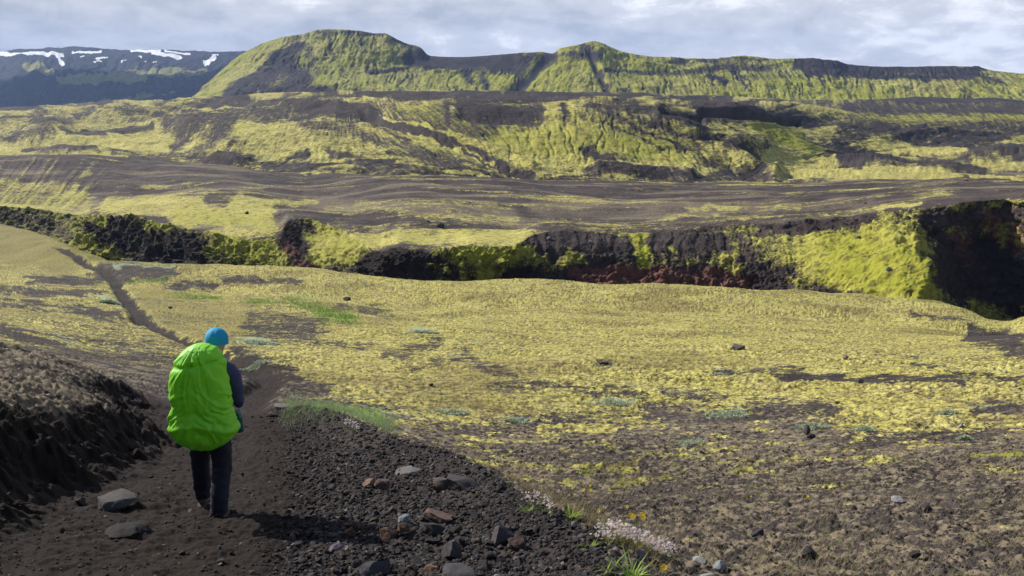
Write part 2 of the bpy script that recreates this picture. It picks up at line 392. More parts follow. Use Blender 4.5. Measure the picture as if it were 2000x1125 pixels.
    soil = np.maximum(soil, np.maximum(cut*np.clip(1-sst(560, 720, px+wx), .2, 1), face))  # dark soil fades out rightward, where the painted bank shade ends
    above = sst(.3, .5, sdB)*sst(5.5, 1.0, sdB)*(Y < 16); moss = moss-.22*above; dry = dry+above*(.14+.6*pat); soil = np.maximum(soil, above*np.clip(.24+2.2*pat+.8*brk, 0, 1)); moss = moss+.25*above*np.maximum(olive, 0)
    dT, sT, fT = seg_dist(X, Y, TRAIL); wT = np.interp(Y, [6, 14, 20, 60, 130], [.3, .7, .45, .6, .6])
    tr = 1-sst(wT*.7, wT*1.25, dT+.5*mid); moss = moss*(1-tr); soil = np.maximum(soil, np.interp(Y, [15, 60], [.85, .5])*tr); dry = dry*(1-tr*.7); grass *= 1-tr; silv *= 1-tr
    # canyon lip and walls
    below = sst(edge+.4, edge+2.5, Y); moss = moss*(1-below*.6); redd = redd+.5*below; dry = dry*(1-below)
    # ---- relief
    s = np.clip(moss, 0, 1)
    amp = np.interp(Y, [3, 8, 20, 60, 110], [.02, .05, .20, .45, .6])
    dz = amp*fbm(X*.11, Y*.11, 3, 81)*on
    vary = .45+.9*sst(-.3, .35, fbm(X*.25, Y*.25, 3, 109))
    hum = fbm(X*2.5-Y*.6, Y*2.1, 3, 91); hum2 = fbm(X*4.4, Y*4.0, 2, 95); hum3 = fbm(X*7.5, Y*8, 2, 97)
    ha = np.interp(Y, [3, 10, 25, 60, 120], [.045, .070, .10, .10, .08])
    ha = ha*vary; dz = dz+ha*np.abs(hum)*1.6*(.35+.65*s)*on+ha*.5*hum2*(.5+.5*s)*on
    dz = dz+np.interp(Y, [3, 10, 30], [.035, .04, .02])*hum3*(1-.4*cut)
    dz = dz+np.where(Y < 30, .018*fbm(X*17, Y*17, 3, 99), 0)*(1-.3*cut)
    tus = sst(.3, .6, sdB)*sst(6, 3, sdB)*(Y < 20)
    dz = dz+tus*(.07*np.abs(fbm(X*4.5, Y*4.5, 3, 104))+.03*n2(X*14, Y*14, 105))+lr*(.03*np.abs(fbm(X*6, Y*6, 3, 106))+.012*n2(X*22, Y*22, 107))*(Y < 18)
    dz = dz+above*.10*fbm(X*2.2, Y*2.2, 3, 108)+cut*(.06*fbm(X*1.6, Y*1.6, 4, 101))+face*(.06*n2(X*5, Y*5, 102)+.035*n2(X*13, Y*13, 103))
    Z = Z+dz
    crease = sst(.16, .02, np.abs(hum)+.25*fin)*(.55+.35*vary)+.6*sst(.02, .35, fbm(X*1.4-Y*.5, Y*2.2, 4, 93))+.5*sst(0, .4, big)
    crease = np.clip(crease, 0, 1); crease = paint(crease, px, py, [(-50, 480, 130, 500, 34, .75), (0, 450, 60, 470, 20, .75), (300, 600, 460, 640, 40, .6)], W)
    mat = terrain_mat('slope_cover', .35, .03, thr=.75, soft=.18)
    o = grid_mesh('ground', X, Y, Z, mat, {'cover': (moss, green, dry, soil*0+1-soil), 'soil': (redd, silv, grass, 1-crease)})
    return dict(u=u, X=X, Y=Y, Z=Z, cut=cut, sdL=sdL, sdB=sdB, px=px, py=py, moss=moss, obj=o)
G = build_ground()
_e_m = Curve(EDGE)
# ================================================================== PLATEAU with the canyon's far wall
RIM = [(-400,395,330),(-100,400,300),(0,405,290),(80,410,280),(150,422,262),(200,420,250),(270,425,240),(310,435,235),(370,450,225),(420,455,215),(480,466,205),(540,462,203),(565,430,213),(600,428,217),(650,440,212),
       (700,466,192),(740,490,178),(780,482,175),(850,490,172),(930,480,172),(1000,480,174),(1045,457,184),(1100,448,188),(1160,453,188),(1250,455,188),(1350,446,190),(1450,438,192),(1550,431,192),(1620,428,190),
       (1700,420,186),(1750,410,182),(1850,402,178),(1950,402,174),(2000,400,170),(2100,395,165),(2500,390,160)]
M1 = [(-400,430,318),(-100,430,285),(0,430,275),(80,435,265),(150,440,248),(200,438,238),(270,448,230),(310,455,226),(370,470,216),(420,475,206),(480,488,197),(540,492,193),(565,470,200),(600,470,203),(650,480,195),
      (700,488,182),(740,500,172),(780,500,170),(850,510,168),(930,505,168),(1000,505,170),(1045,490,176),(1100,482,178),(1250,490,178),(1350,486,178),(1450,480,178),(1550,474,176),(1620,470,172),
      (1700,462,166),(1760,450,160),(1790,455,158),(1812,460,168),(1850,450,176),(1890,470,182),(1950,480,184),(2000,470,176),(2100,450,170),(2500,440,165)]
M2 = [(-400,470,300),(-100,450,268),(0,452,258),(80,470,245),(150,490,228),(200,490,222),(270,500,216),(310,505,212),(370,515,204),(420,520,196),(480,525,190),(540,530,184),(565,525,184),(600,525,184),(650,525,180),
      (700,528,174),(780,540,168),(850,545,167),(930,545,166),(1000,545,168),(1045,540,172),(1100,535,173),(1250,540,172),(1350,538,171),(1450,536,168),(1550,534,162),(1620,532,156),
      (1700,525,149),(1770,515,144),(1818,520,142),(1842,530,160),(1870,545,172),(1950,560,176),(2000,555,172),(2100,540,165),(2500,540,160)]
FOOT = [(p, {0: y, 1: y}[0]+ (58 if p < 1800 else 75), d) for p, y, d in M2]
FOOT = [(p, y, d-4 if p < 1500 else d-6) for p, y, d in FOOT]
_r = np.array(RIM, float)
def _R(px, k): return np.interp(px, _r[:, 0], _r[:, 2])*k
P1 = [(-400,350),(-100,378),(0,384),(150,396),(270,400),(400,402),(560,405),(700,428),(800,440),(1000,448),(1100,433),(1200,432),(1450,420),(1600,404),(1750,388),(1850,382),(2000,377),(2100,372),(2500,370)]
P2 = [(-400,320),(-100,335),(0,335),(100,332),(200,342),(300,362),(450,368),(600,374),(800,390),(1000,402),(1200,396),(1500,386),(1700,374),(1850,366),(2000,364),(2100,360),(2500,360)]
P3 = [(-400,290),(-100,302),(0,306),(150,305),(250,312),(330,318),(450,330),(600,339),(800,345),(1000,352),(1200,356),(1400,358),(1560,355),(1700,352),(1800,352),(1870,350),(2000,358),(2100,360),(2500,362)]
gB = [Curve(FOOT), Curve(M2), Curve(M1), Curve(RIM), Curve([(p, y, min(_R(p, 1.18), _R(p, 1)+.4*(370-_R(p, 1)))) for p, y in P1]), Curve([(p, y, min(_R(p, 1.5), 370)) for p, y in P2]), Curve([(p, y, min(_R(p, 2.0), 430)) for p, y in P3])]
_f0 = gB[0]; gB = [Curve(uz=(_f0.u, _f0.Y-14, _f0.z-6))]+gB
_f9 = gB[-1]; gB += [Curve(uz=(_f9.u, _f9.Y*1.12, _f9.z-5)), Curve(uz=(_f9.u, _f9.Y*1.6, _f9.z-12))]
def displace(X, Y, Z, d):
    nx, ny, nz = grid_normals(X, Y, Z)
    s = np.sign(nz+1e-9)
    return X+nx*s*d, Y+ny*s*d, Z+nz*s*d
def build_plateau():
    u = ucols(-.80, .80, 1500, wide=1.1); ts = row_ts([10, 60, 75, 75, 50, 70, 70, 14, 8])
    Yk, Zk, (Y, Z) = loft_rows(gB, u, ts); X = u[None, :]*Y; px, py = proj(X, Y, Z)
    T = np.broadcast_to(ts[:, None], X.shape)
    wall = sst(4.15, 3.8, T)
    big = fbm(X*.02, Y*.02, 4, 131); wind = fbm(X*.012, Y*.085, 4, 133); mid = fbm(X*.12, Y*.12, 4, 135); rock = fbm3(X*.22, Y*.22, Z*.22, 4, 137); blk = fbm3(X*.6, Y*.6, Z*.6, 3, 141)
    wx = 16*fbm(px/45, py/22, 3, 143); wy = 9*fbm(px/45, py/22, 3, 145); W = (wx, wy)
    gul = ridge(px/26+.6*mid, py/160, 3, 147)
    # default: dark ash plain with thin wind-drawn moss streaks
    moss = .09+1.0*wind+.25*mid; dry = .30+.9*fbm(X*.015, Y*.07, 3, 151); green = np.full_like(X, .1); redd = np.zeros_like(X)
    moss = paint(moss, px, py, [
        (-100, 380, 150, 385, 26, .85), (-60, 350, 110, 362, 16, .9), (-100, 400, 120, 402, 10, .9), (190, 330, 330, 318, 9, .1), (170, 352, 330, 345, 12, .12), (0, 318, 200, 316, 7, .3), (-50, 336, 170, 334, 6, .5),
        (300, 345, 560, 350, 10, .12), (200, 380, 260, 365, 12, .15), (330, 370, 600, 366, 4, .4), (210, 402, 520, 402, 14, .9), (350, 420, 520, 430, 20, .95), (430, 390, 620, 392, 7, .7), (410, 393, 440, 396, 9, .2),
        (260, 412, 330, 412, 8, .9), (560, 430, 620, 440, 18, .15), (640, 440, 700, 435, 10, .2), (600, 350, 820, 360, 8, .12), (700, 395, 1000, 402, 7, .42), (640, 400, 800, 418, 10, .4), (820, 425, 1000, 428, 8, .5),
        (640, 470, 760, 470, 14, .9), (780, 462, 1030, 468, 14, .95), (600, 490, 700, 500, 14, .9), (1050, 430, 1330, 436, 5, .3), (1000, 375, 1400, 380, 9, .15), (1340, 410, 1560, 400, 5, .45), (1380, 402, 1440, 404, 5, .75),
        (1660, 415, 1800, 395, 5, .75), (1700, 395, 1860, 375, 4, .6), (1560, 424, 1700, 412, 6, .35), (1400, 425, 1500, 424, 3, .6), (1750, 370, 1860, 368, 6, .35), (1880, 385, 2000, 380, 12, .05), (1880, 362, 2000, 368, 6, .1), (1300, 425, 1400, 420, 4, .6)], W)
    dry = paint(dry, px, py, [(120, 410, 300, 380, 4, .9), (300, 380, 420, 372, 3, .7), (600, 395, 1000, 420, 14, .65), (1050, 402, 1500, 405, 12, .6), (900, 430, 1050, 438, 8, .6), (1500, 400, 1700, 390, 8, .5)], W)
    green = paint(green, px, py, [(0, 385, 180, 392, 24, .5), (350, 425, 530, 435, 24, .5), (600, 500, 720, 500, 20, .5), (640, 480, 800, 480, 20, .3)], W)
    # the wall: moss on ledges between bare rock
    k = wall > .01
    wm = .38+.75*rock+.3*(1-gul*.5-.5)
    wm = paint(wm, px, py, [(-60, 420, 130, 440, 20, .32), (110, 430, 180, 445, 12, .5), (190, 440, 260, 470, 26, .12), (280, 470, 400, 490, 30, .15), (200, 495, 460, 510, 22, .18), (150, 470, 220, 500, 16, .7), (430, 480, 530, 470, 24, .6), (440, 515, 530, 505, 16, .5),
        (425, 445, 545, 500, 20, .85), (780, 478, 1030, 488, 11, 1.), (610, 450, 720, 475, 16, .95), (600, 500, 640, 520, 16, .85), (160, 425, 200, 430, 8, .8), (290, 440, 330, 450, 7, .8), (560, 450, 600, 520, 20, -.1), (545, 440, 610, 446, 8, .15), (620, 495, 700, 500, 18, .95), (640, 525, 740, 535, 10, .3), (720, 510, 830, 520, 24, -.05), (770, 490, 830, 500, 12, 0), (850, 520, 900, 540, 16, .35), (930, 500, 970, 550, 20, .75), (1000, 510, 1030, 500, 12, .6), (1000, 540, 1120, 560, 20, -.1),
        (1050, 460, 1180, 475, 22, -.2), (1110, 500, 1130, 505, 12, .85), (1160, 480, 1220, 490, 20, -.15), (1250, 455, 1258, 515, 11, 1.1), (1290, 470, 1400, 480, 24, -.1), (1130, 545, 1500, 560, 26, -.3), (1400, 500, 1440, 520, 15, .6), (1310, 480, 1316, 490, 5, .7), (1460, 500, 1520, 560, 20, .1), (1470, 590, 1550, 600, 9, .6),
        (1500, 440, 1700, 440, 12, -.2), (1560, 490, 1620, 540, 26, .6), (1600, 490, 1780, 560, 34, .95), (1660, 470, 1780, 460, 18, .95), (1700, 450, 1790, 440, 12, .75), (1640, 560, 1800, 585, 22, .9), (1770, 500, 1810, 560, 26, 1.0), (1600, 578, 1700, 596, 14, -.3), (1560, 590, 1620, 600, 8, .5),
        (1830, 440, 1880, 500, 18, .0), (1860, 450, 1905, 480, 12, .65), (1810, 430, 1980, 420, 16, .05), (1840, 540, 1900, 600, 18, 0), (1880, 500, 2000, 560, 40, -.3), (1900, 600, 1960, 630, 16, .75)], W)
    moss = moss*(1-wall)+wm*wall; dry = dry*(1-wall)+wall*.1
    gw = paint(np.full_like(X, .55), px, py, [(1250, 450, 1255, 510, 14, .8), (1650, 500, 1800, 560, 50, .75), (850, 520, 1000, 520, 40, .8), (200, 470, 500, 500, 40, .7)]); green = green*(1-wall)+gw*wall
    rw = paint(np.zeros_like(X), px, py, [(1000, 545, 1120, 570, 16, .5), (1120, 530, 1300, 530, 12, .75), (1140, 555, 1450, 560, 22, .85), (1300, 535, 1440, 530, 8, .7), (560, 490, 600, 520, 22, .6), (1590, 585, 1680, 592, 12, .7), (1930, 430, 2000, 480, 26, .8), (1870, 460, 1900, 520, 20, .6), (1900, 520, 2000, 600, 30, .4), (720, 520, 800, 530, 14, .35)], W)
    redd = rw*wall
    moss = moss+.34*fbm(X*.09, Y*.22, 4, 161)*(1-wall*.3)+.38*fbm3(X*.6, Y*.6, Z*.6, 4, 163, .6)
    dark = wall*paint(np.full_like(X, .35), px, py, [(190, 440, 460, 500, 40, .9), (430, 490, 540, 520, 16, .7), (560, 450, 600, 520, 22, .8), (720, 510, 1030, 540, 34, .95), (1050, 455, 1560, 470, 26, .1), (1000, 560, 1460, 570, 16, .8), (1600, 480, 1800, 560, 40, .3), (1830, 480, 2000, 600, 50, .6), (1850, 430, 2000, 420, 20, .0), (0, 420, 120, 440, 20, .35), (1560, 590, 1700, 600, 10, .7)])  # dark rock, deepened to paint shade on sunless cliffs and the right recess
    # ---- relief
    rough = paint(np.full_like(X, .5), px, py, [(180, 430, 450, 510, 40, 1.), (850, 510, 1020, 520, 30, .9), (1050, 465, 1560, 470, 26, .12), (1120, 550, 1460, 560, 24, .9), (1620, 500, 1800, 540, 50, .16), (600, 470, 760, 470, 16, .15), (0, 425, 100, 430, 20, .9)])
    d = wall*(3.6*rock*rough+2.0*blk*rough+.7*fbm3(X*1.6, Y*1.6, Z*1.6, 2, 155)*rough+.22*fbm3(X*2.2, Y*2.2, Z*2.2, 3, 156))-wall*.9*sst(1600, 1540, px)*(1-rough)*np.maximum(gul, 0)*.8+wall*sst(1540, 1620, px)*.9*fbm3(X*.35, Y*.35, Z*.35, 3, 158)
    # ledges
    led = np.sin(Z*1.5+2.2*mid)*.35+np.sin(Z*3.3+3*mid)*.2
    d = d+wall*led*rough
    flat = 1-wall
    d = d+flat*(2.2*big*sst(4, 4.6, T)+.8*wind*sst(4, 4.5, T)+.35*mid)
    hl = sst(300, 60, px)*flat*sst(4.1, 4.6, T)*sst(7, 6.4, T)
    d = d-hl*1.0*np.maximum(ridge((px+py*.9)/34, py/300, 3, 157), -.3)
    moss = moss+hl*(.12-.5*sst(.3, .6, ridge((px+py*.9)/34, py/300, 3, 157)))
    X, Y, Z = displace(X, Y, Z, d)
    mat = terrain_mat('plateau_cover', 1.6, .25, ash=(0.033, 0.0255, 0.0245), ash_l=(0.067, 0.051, 0.047), thr=.6, soft=.26)
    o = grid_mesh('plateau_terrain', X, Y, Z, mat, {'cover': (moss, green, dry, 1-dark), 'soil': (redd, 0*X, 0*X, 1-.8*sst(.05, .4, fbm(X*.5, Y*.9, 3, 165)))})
    return dict(X=X, Y=Y, Z=Z, obj=o)
PL = build_plateau()

# ================================================================== MOSSY HILLS beyond the plateau
C1 = [(-400,300,500),(-100,310,500),(0,314,500),(150,314,490),(250,320,480),(330,328,460),(450,338,440),(700,350,400),(1000,360,400),(1400,366,400),(1700,360,400),(1900,360,400),(2100,366,400),(2500,366,400)]
C2 = [(-400,270,640),(-100,276,640),(0,276,640),(150,280,610),(300,290,560),(380,312,490),(460,322,455),(600,326,440),(800,330,430),(900,335,425),(1100,346,418),(1300,349,418),(1440,346,430),(1500,336,470),(1600,318,560),(1700,302,640),(1850,288,720),(2000,284,740),(2100,284,740),(2500,280,760)]
C3 = [(-400,236,820),(-100,242,820),(0,242,820),(200,240,780),(300,250,720),(380,262,600),(460,266,545),(600,264,535),(700,272,520),(800,285,490),(900,296,470),(1000,300,462),(1200,300,462),(1350,302,470),(1440,300,505),(1500,290,560),(1600,272,650),(1700,258,740),(1850,250,820),(2100,248,840),(2500,246,840)]
C4 = [(-400,222,1000),(-100,226,960),(0,226,950),(200,222,900),(330,220,850),(420,222,760),(520,220,690),(600,216,660),(700,212,640),(780,226,560),(850,228,540),(950,224,530),(1100,222,525),(1250,232,520),(1330,250,520),(1400,262,540),(1460,262,580),(1540,250,660),(1620,240,760),(1750,232,860),(1850,228,900),(2100,228,900),(2500,228,900)]
C5 = [(-400,214,1250),(-100,214,1180),(0,213,1130),(200,203,1040),(400,193,940),(500,187,880),(600,185,820),(700,184,740),(780,188,640),(850,190,610),(1000,188,600),(1150,190,600),(1250,200,600),(1300,206,610),(1400,206,650),(1500,208,700),(1560,218,760),(1650,222,860),(1750,216,980),(1850,212,1020),(2000,212,1020),(2100,212,1020),(2500,212,1020)]
C6 = [(-400,212,1500),(-100,212,1400),(0,212,1350),(200,201,1250),(400,191,1150),(600,182,1100),(800,181,1050),(1000,181,1050),(1200,183,1050),(1300,187,1080),(1400,190,1120),(1600,196,1200),(1700,196,1230),(1800,190,1260),(1900,192,1280),(2000,200,1280),(2100,203,1280),(2500,205,1280)]
gC = [Curve(C1), Curve(C2), Curve(C3), Curve(C4), Curve(C5), Curve(C6)]
gC = [Curve(uz=(gC[0].u, gC[0].Y*.86, gC[0].z-3))]+gC
_c = gC[-1]; gC += [Curve(uz=(_c.u, _c.Y*1.15, _c.z-8))]
def build_hills():
    u = ucols(-.78, .78, 1500, wide=1.1); ts = row_ts([6, 30, 75, 75, 65, 45, 12])
    Yk, Zk, (Y, Z) = loft_rows(gC, u, ts); X = u[None, :]*Y; px, py = proj(X, Y, Z); T = np.broadcast_to(ts[:, None], X.shape)
    big = fbm(X*.008, Y*.008, 4, 201); mid = fbm(X*.045, Y*.045, 4, 203); fin = fbm(X*.2, Y*.2, 3, 205)
    wx = 14*fbm(px/40, py/16, 3, 207); wy = 6*fbm(px/40, py/16, 3, 209); W = (wx, wy)
    lean = np.interp(px, [100, 560, 790, 930, 1020, 1150, 1350, 1500, 2000], [1.5, 1.3, -1.2, -1.2, -.4, -.1, -.9, -1.3, -1.1])      # how the gullies lean
    cx_ = px+lean*(py-260)
    gul = ridge(cx_/21+.9*fbm(px/60, py/30, 3, 231), py/120, 2, 211); thin = sst(.60, .85, gul)
    er = fbm(cx_/16, py/26, 4, 233); streak = fbm(px/120, py/6.0, 4, 213); dune = ridge(px/150+py/60, py/15+.7*fbm(px/90, py/40, 3, 235), 3, 237)
    steep = paint(np.zeros_like(X), px, py, [(770, 250, 1150, 260, 55, 1.), (1150, 260, 1420, 300, 45, .9), (450, 270, 690, 280, 45, .45), (1350, 240, 1560, 260, 30, .6), (1650, 208, 2000, 222, 22, .8)])
    moss = .60+.35*big+.30*mid+(1-steep)*(.75*streak-.45*sst(.25, .7, dune))
    green = .2+.3*big+.15*steep
    moss = paint(moss, px, py, [
        (0, 250, 330, 245, 24, .60), (0, 290, 200, 296, 14, .8), (120, 270, 420, 285, 14, .92), (60, 235, 130, 238, 8, .25), (90, 255, 130, 245, 12, .2), (150, 225, 180, 216, 7, .2), (230, 220, 280, 214, 7, .25), (120, 265, 300, 250, 3, .1), (130, 268, 210, 262, 4, .1),
        (0, 240, 80, 225, 4, .2), (20, 262, 100, 256, 3, .15), (0, 275, 110, 268, 3, .25), (250, 236, 330, 228, 4, .3), (50, 292, 190, 294, 5, .05), (340, 280, 400, 240, 9, .2), (330, 250, 480, 232, 11, .2), (380, 290, 460, 250, 12, .2), (400, 310, 470, 308, 9, .12), (560, 212, 720, 220, 9, .0), (420, 228, 560, 218, 9, .2), (470, 198, 700, 192, 5, .2), (330, 300, 380, 290, 5, .3),
        (480, 255, 560, 270, 20, .9), (560, 278, 720, 284, 18, .72), (500, 290, 640, 300, 14, .85), (590, 245, 690, 250, 8, .3), (520, 322, 760, 324, 6, .15), (560, 305, 600, 300, 5, .2), (640, 300, 700, 312, 6, .2),
        (770, 215, 900, 270, 26, .46), (780, 203, 860, 200, 9, .6), (860, 210, 905, 280, 16, .42), (700, 186, 1280, 186, 4, .0), (1280, 192, 1420, 197, 5, .05), (905, 208, 1050, 215, 12, .0), (930, 228, 1060, 236, 15, .05), (905, 255, 990, 270, 14, .3), (872, 200, 876, 250, 4, .1),
        (1074, 200, 1082, 240, 8, .8), (1114, 196, 1130, 236, 7, .9), (1095, 205, 1110, 240, 6, .05), (1150, 210, 1260, 214, 9, .2), (1160, 232, 1290, 250, 12, .5), (1049, 226, 1053, 285, 3, .1), (1020, 240, 1030, 275, 3, .2), (1128, 240, 1133, 300, 2.4, .2),
        (995, 275, 1060, 290, 26, 1.0), (1070, 262, 1180, 285, 28, 1.0), (1200, 275, 1330, 312, 24, .95), (940, 300, 1000, 318, 12, .8), (1050, 312, 1200, 320, 12, 1.0), (1140, 293, 1160, 287, 7, .1), (1150, 300, 1200, 314, 9, .1), (1180, 220, 1350, 290, 3, .15), (1220, 220, 1380, 285, 2.6, .2), (1190, 240, 1300, 290, 2.4, .3), (1250, 215, 1400, 275, 3, .2),
        (713, 222, 860, 268, 9, .05), (860, 268, 1038, 340, 8, .1), (745, 226, 900, 272, 1.8, .9), (800, 256, 960, 312, 2.0, .95), (730, 236, 860, 282, 1.6, .8), (880, 288, 1040, 344, 1.8, .9), (700, 246, 800, 286, 2, .7), (960, 300, 1080, 346, 2, .15), (900, 292, 1000, 330, 1.6, .15), (900, 276, 1060, 335, 5, .75), (700, 262, 880, 322, 7, .3), (760, 305, 900, 325, 7, .25), (730, 240, 800, 285, 5, .25), (690, 330, 860, 336, 5, .25), (860, 322, 1000, 342, 5, .2), (870, 332, 960, 338, 2, .9),
        (1150, 328, 1356, 346, 8, .1), (1200, 322, 1400, 326, 4, .9), (1371, 345, 1500, 346, 5, .2), (1390, 335, 1430, 330, 5, .2), (1272, 206, 1519, 340, 2.5, .9), (1371, 268, 1430, 300, 9, .05), (1400, 280, 1500, 322, 8, .05),
        (1285, 222, 1365, 240, 14, -.2), (1371, 208, 1570, 232, 12, .0), (1380, 236, 1480, 240, 7, .2), (1570, 236, 1700, 243, 5, .1), (1400, 250, 1560, 268, 12, .7), (1470, 255, 1600, 290, 13, .95), (1520, 242, 1620, 262, 7, .8), (1410, 244, 1500, 300, 2, .2), (1560, 270, 1640, 282, 3, .25),
        (1500, 330, 1700, 338, 9, .98), (1500, 305, 1620, 318, 8, .95), (1640, 312, 1740, 324, 7, .02), (1600, 306, 1700, 308, 3, .1), (1700, 330, 2000, 345, 10, .85), (1650, 345, 1950, 348, 5, 1.), (1880, 300, 2000, 304, 9, .05), (1800, 320, 1920, 330, 7, .1), (1700, 285, 1880, 290, 6, .8), (1780, 295, 1880, 300, 6, .9), (1900, 318, 2000, 322, 4, .95), (1760, 300, 1830, 315, 3, .2),
        (1640, 242, 1800, 258, 7, .05), (1750, 264, 1960, 270, 6, .12), (1820, 277, 1900, 284, 4, .1), (1570, 210, 1640, 222, 8, .8), (1600, 232, 1700, 238, 6, .4), (1700, 195, 2000, 197, 6, .0), (1650, 206, 1800, 214, 9, .2), (1820, 216, 2000, 213, 9, .12), (1700, 230, 2000, 236, 6, .6), (1820, 246, 2000, 243, 5, .3), (1900, 254, 2000, 254, 8, .2), (1500, 196, 1620, 200, 5, .35)], W)
    green = paint(green, px, py, [(1000, 270, 1320, 290, 40, .55), (1520, 265, 1590, 290, 12, .95), (1480, 250, 1560, 270, 14, .8), (1700, 230, 2000, 230, 20, .6), (900, 240, 960, 260, 20, .7), (780, 215, 860, 220, 18, .6), (1750, 290, 2000, 295, 20, .3), (0, 250, 400, 260, 30, .15), (100, 275, 400, 290, 20, .0), (1000, 320, 1900, 345, 12, .05)])
    dry = .15+.3*streak
    moss = moss+.22*fbm(px/9, py/3.2, 3, 243)*(1-steep)*sst(420, 700, np.where(px < 800, 700, px))+.12*er*(.4+.6*steep)+.10*fbm(px/12, py/4.5, 3, 223)-.32*thin*steep*sst(-.2, .2, fbm(px/70, py/40, 2, 239))+.42*fbm(cx_/5, py/26, 4, 227)*(.55+.45*steep)+.20*fbm(cx_/2.4, py/16, 2, 247)
    crease = .55*sst(.0, .45, fbm(X*.09, Y*.12, 4, 225))+.35*sst(.1, .5, fbm(cx_/5, py/30, 3, 249))
    # ---- relief
    d = 8*big*np.clip(T-.8, 0, 1)*(1-.5*steep)+2.2*mid*(1-.6*steep)+1.0*er*steep-.7*steep*thin*sst(4.6, 3.8, T)+.6*fin+.2*fbm(X*.5, Y*.5, 3, 241)-(1-steep)*1.3*dune*sst(.9, 1.3, T)
    lumps = paint(np.zeros_like(X), px, py, [(450, 270, 650, 290, 34, 1.), (0, 240, 400, 230, 18, .6), (1640, 240, 2000, 300, 30, .6)])
    d = d+lumps*(2.2*ridge((X+.55*Y)*.022, (Y-.3*X)*.010, 3, 217)+1.8*fbm(X*.03, Y*.07, 3, 219))
    hg = paint(np.zeros_like(X), px, py, [(1290, 228, 1510, 340, 14, 6., 1), (713, 226, 1038, 346, 7, -3., 1), (760, 215, 1040, 320, 5, 2., 1), (560, 205, 720, 212, 10, 5., 1), (1170, 326, 1350, 336, 8, 4., 1), (1371, 268, 1500, 322, 9, -3., 1), (905, 225, 1050, 230, 10, -4., 1)])
    d = d+hg
    d = paint(d, px, py, [(1295, 224, 1365, 238, 9, -17., .5), (1371, 220, 1560, 236, 7, -9., .5)])
    mounds = [(1700, 312, 60, 10, 6), (1445, 288, 50, 22, 7), (440, 306, 45, 10, 6), (90, 262, 60, 16, 8), (140, 293, 80, 6, 5), (1950, 305, 90, 10, 7), (1840, 326, 60, 7, 5), (380, 250, 60, 14, 8), (230, 222, 40, 8, 8), (1200, 306, 30, 8, 3), (1820, 262, 90, 7, 5)]
    for mx, my, rx, ry, h in mounds: d = d+h*np.exp(-((px-mx+wx)/rx)**2-((py-my+wy)/ry)**2)
    X, Y, Z = displace(X, Y, Z, d)
    mat = terrain_mat('hill_cover', 5.0, .9, ash=(0.025, 0.020, 0.020), ash_l=(0.052, 0.041, 0.039), thr=.42, soft=.32)
    return grid_mesh('mossy_hills', X, Y, Z, mat, {'cover': (moss, green, dry, np.ones_like(X)), 'soil': (0*X, 0*X, 0*X, 1-crease)})
HL = build_hills()
# ================================================================== MOUNTAIN RIDGE
TOP = [(150,232,2050),(250,224,2000),(330,214,1960),(380,186,1930),(430,140,1900),(470,108,1880),(520,82,1860),(560,71,1850),(590,67,1850),(622,58,1840),(640,57,1840),(700,60,1840),(735,65,1850),(750,65,1850),(770,74,1860),(800,87,1870),(815,90,1870),(842,106,1850),(900,108,1830),(1000,104,1830),
       (1060,101,1830),(1100,93,1820),(1135,86,1805),(1160,80,1800),(1178,85,1800),(1192,92,1805),(1220,102,1810),(1290,112,1830),(1400,115,1850),(1450,109,1850),(1520,115,1850),(1580,115,1850),(1630,118,1850),(1660,126,1860),(1750,131,1870),(1850,129,1870),(1900,131,1870),(1950,139,1850),(2000,144,1850),(2100,150,1850),(2300,158,1850),(2600,170,1850)]
FT = [(150,240,1500),(250,230,1480),(330,222,1460),(380,206,1440),(500,200,1400),(600,196,1380),(900,192,1380),(1200,194,1380),(1500,206,1400),(1800,206,1430),(2000,212,1430),(2600,214,1430)]
MD = [(150,236,1750),(250,226,1740),(330,218,1720),(380,198,1700),(430,176,1680),(500,152,1660),(570,142,1640),(650,136,1630),(750,140,1630),(842,150,1630),(900,152,1640),(1000,150,1640),(1100,140,1620),(1160,136,1610),(1250,144,1620),(1400,152,1640),(1600,156,1650),(1700,164,1660),(1850,162,1660),(2000,174,1650),(2100,178,1650),(2600,190,1650)]
gD = [Curve(FT), Curve(MD), Curve(TOP)]
_t = gD[-1]; gD = [Curve(uz=(gD[0].u, gD[0].Y*.9, gD[0].z-20))]+gD+[Curve(uz=(_t.u, _t.Y*1.06, _t.z-6)), Curve(uz=(_t.u, _t.Y*1.35, _t.z-120))]
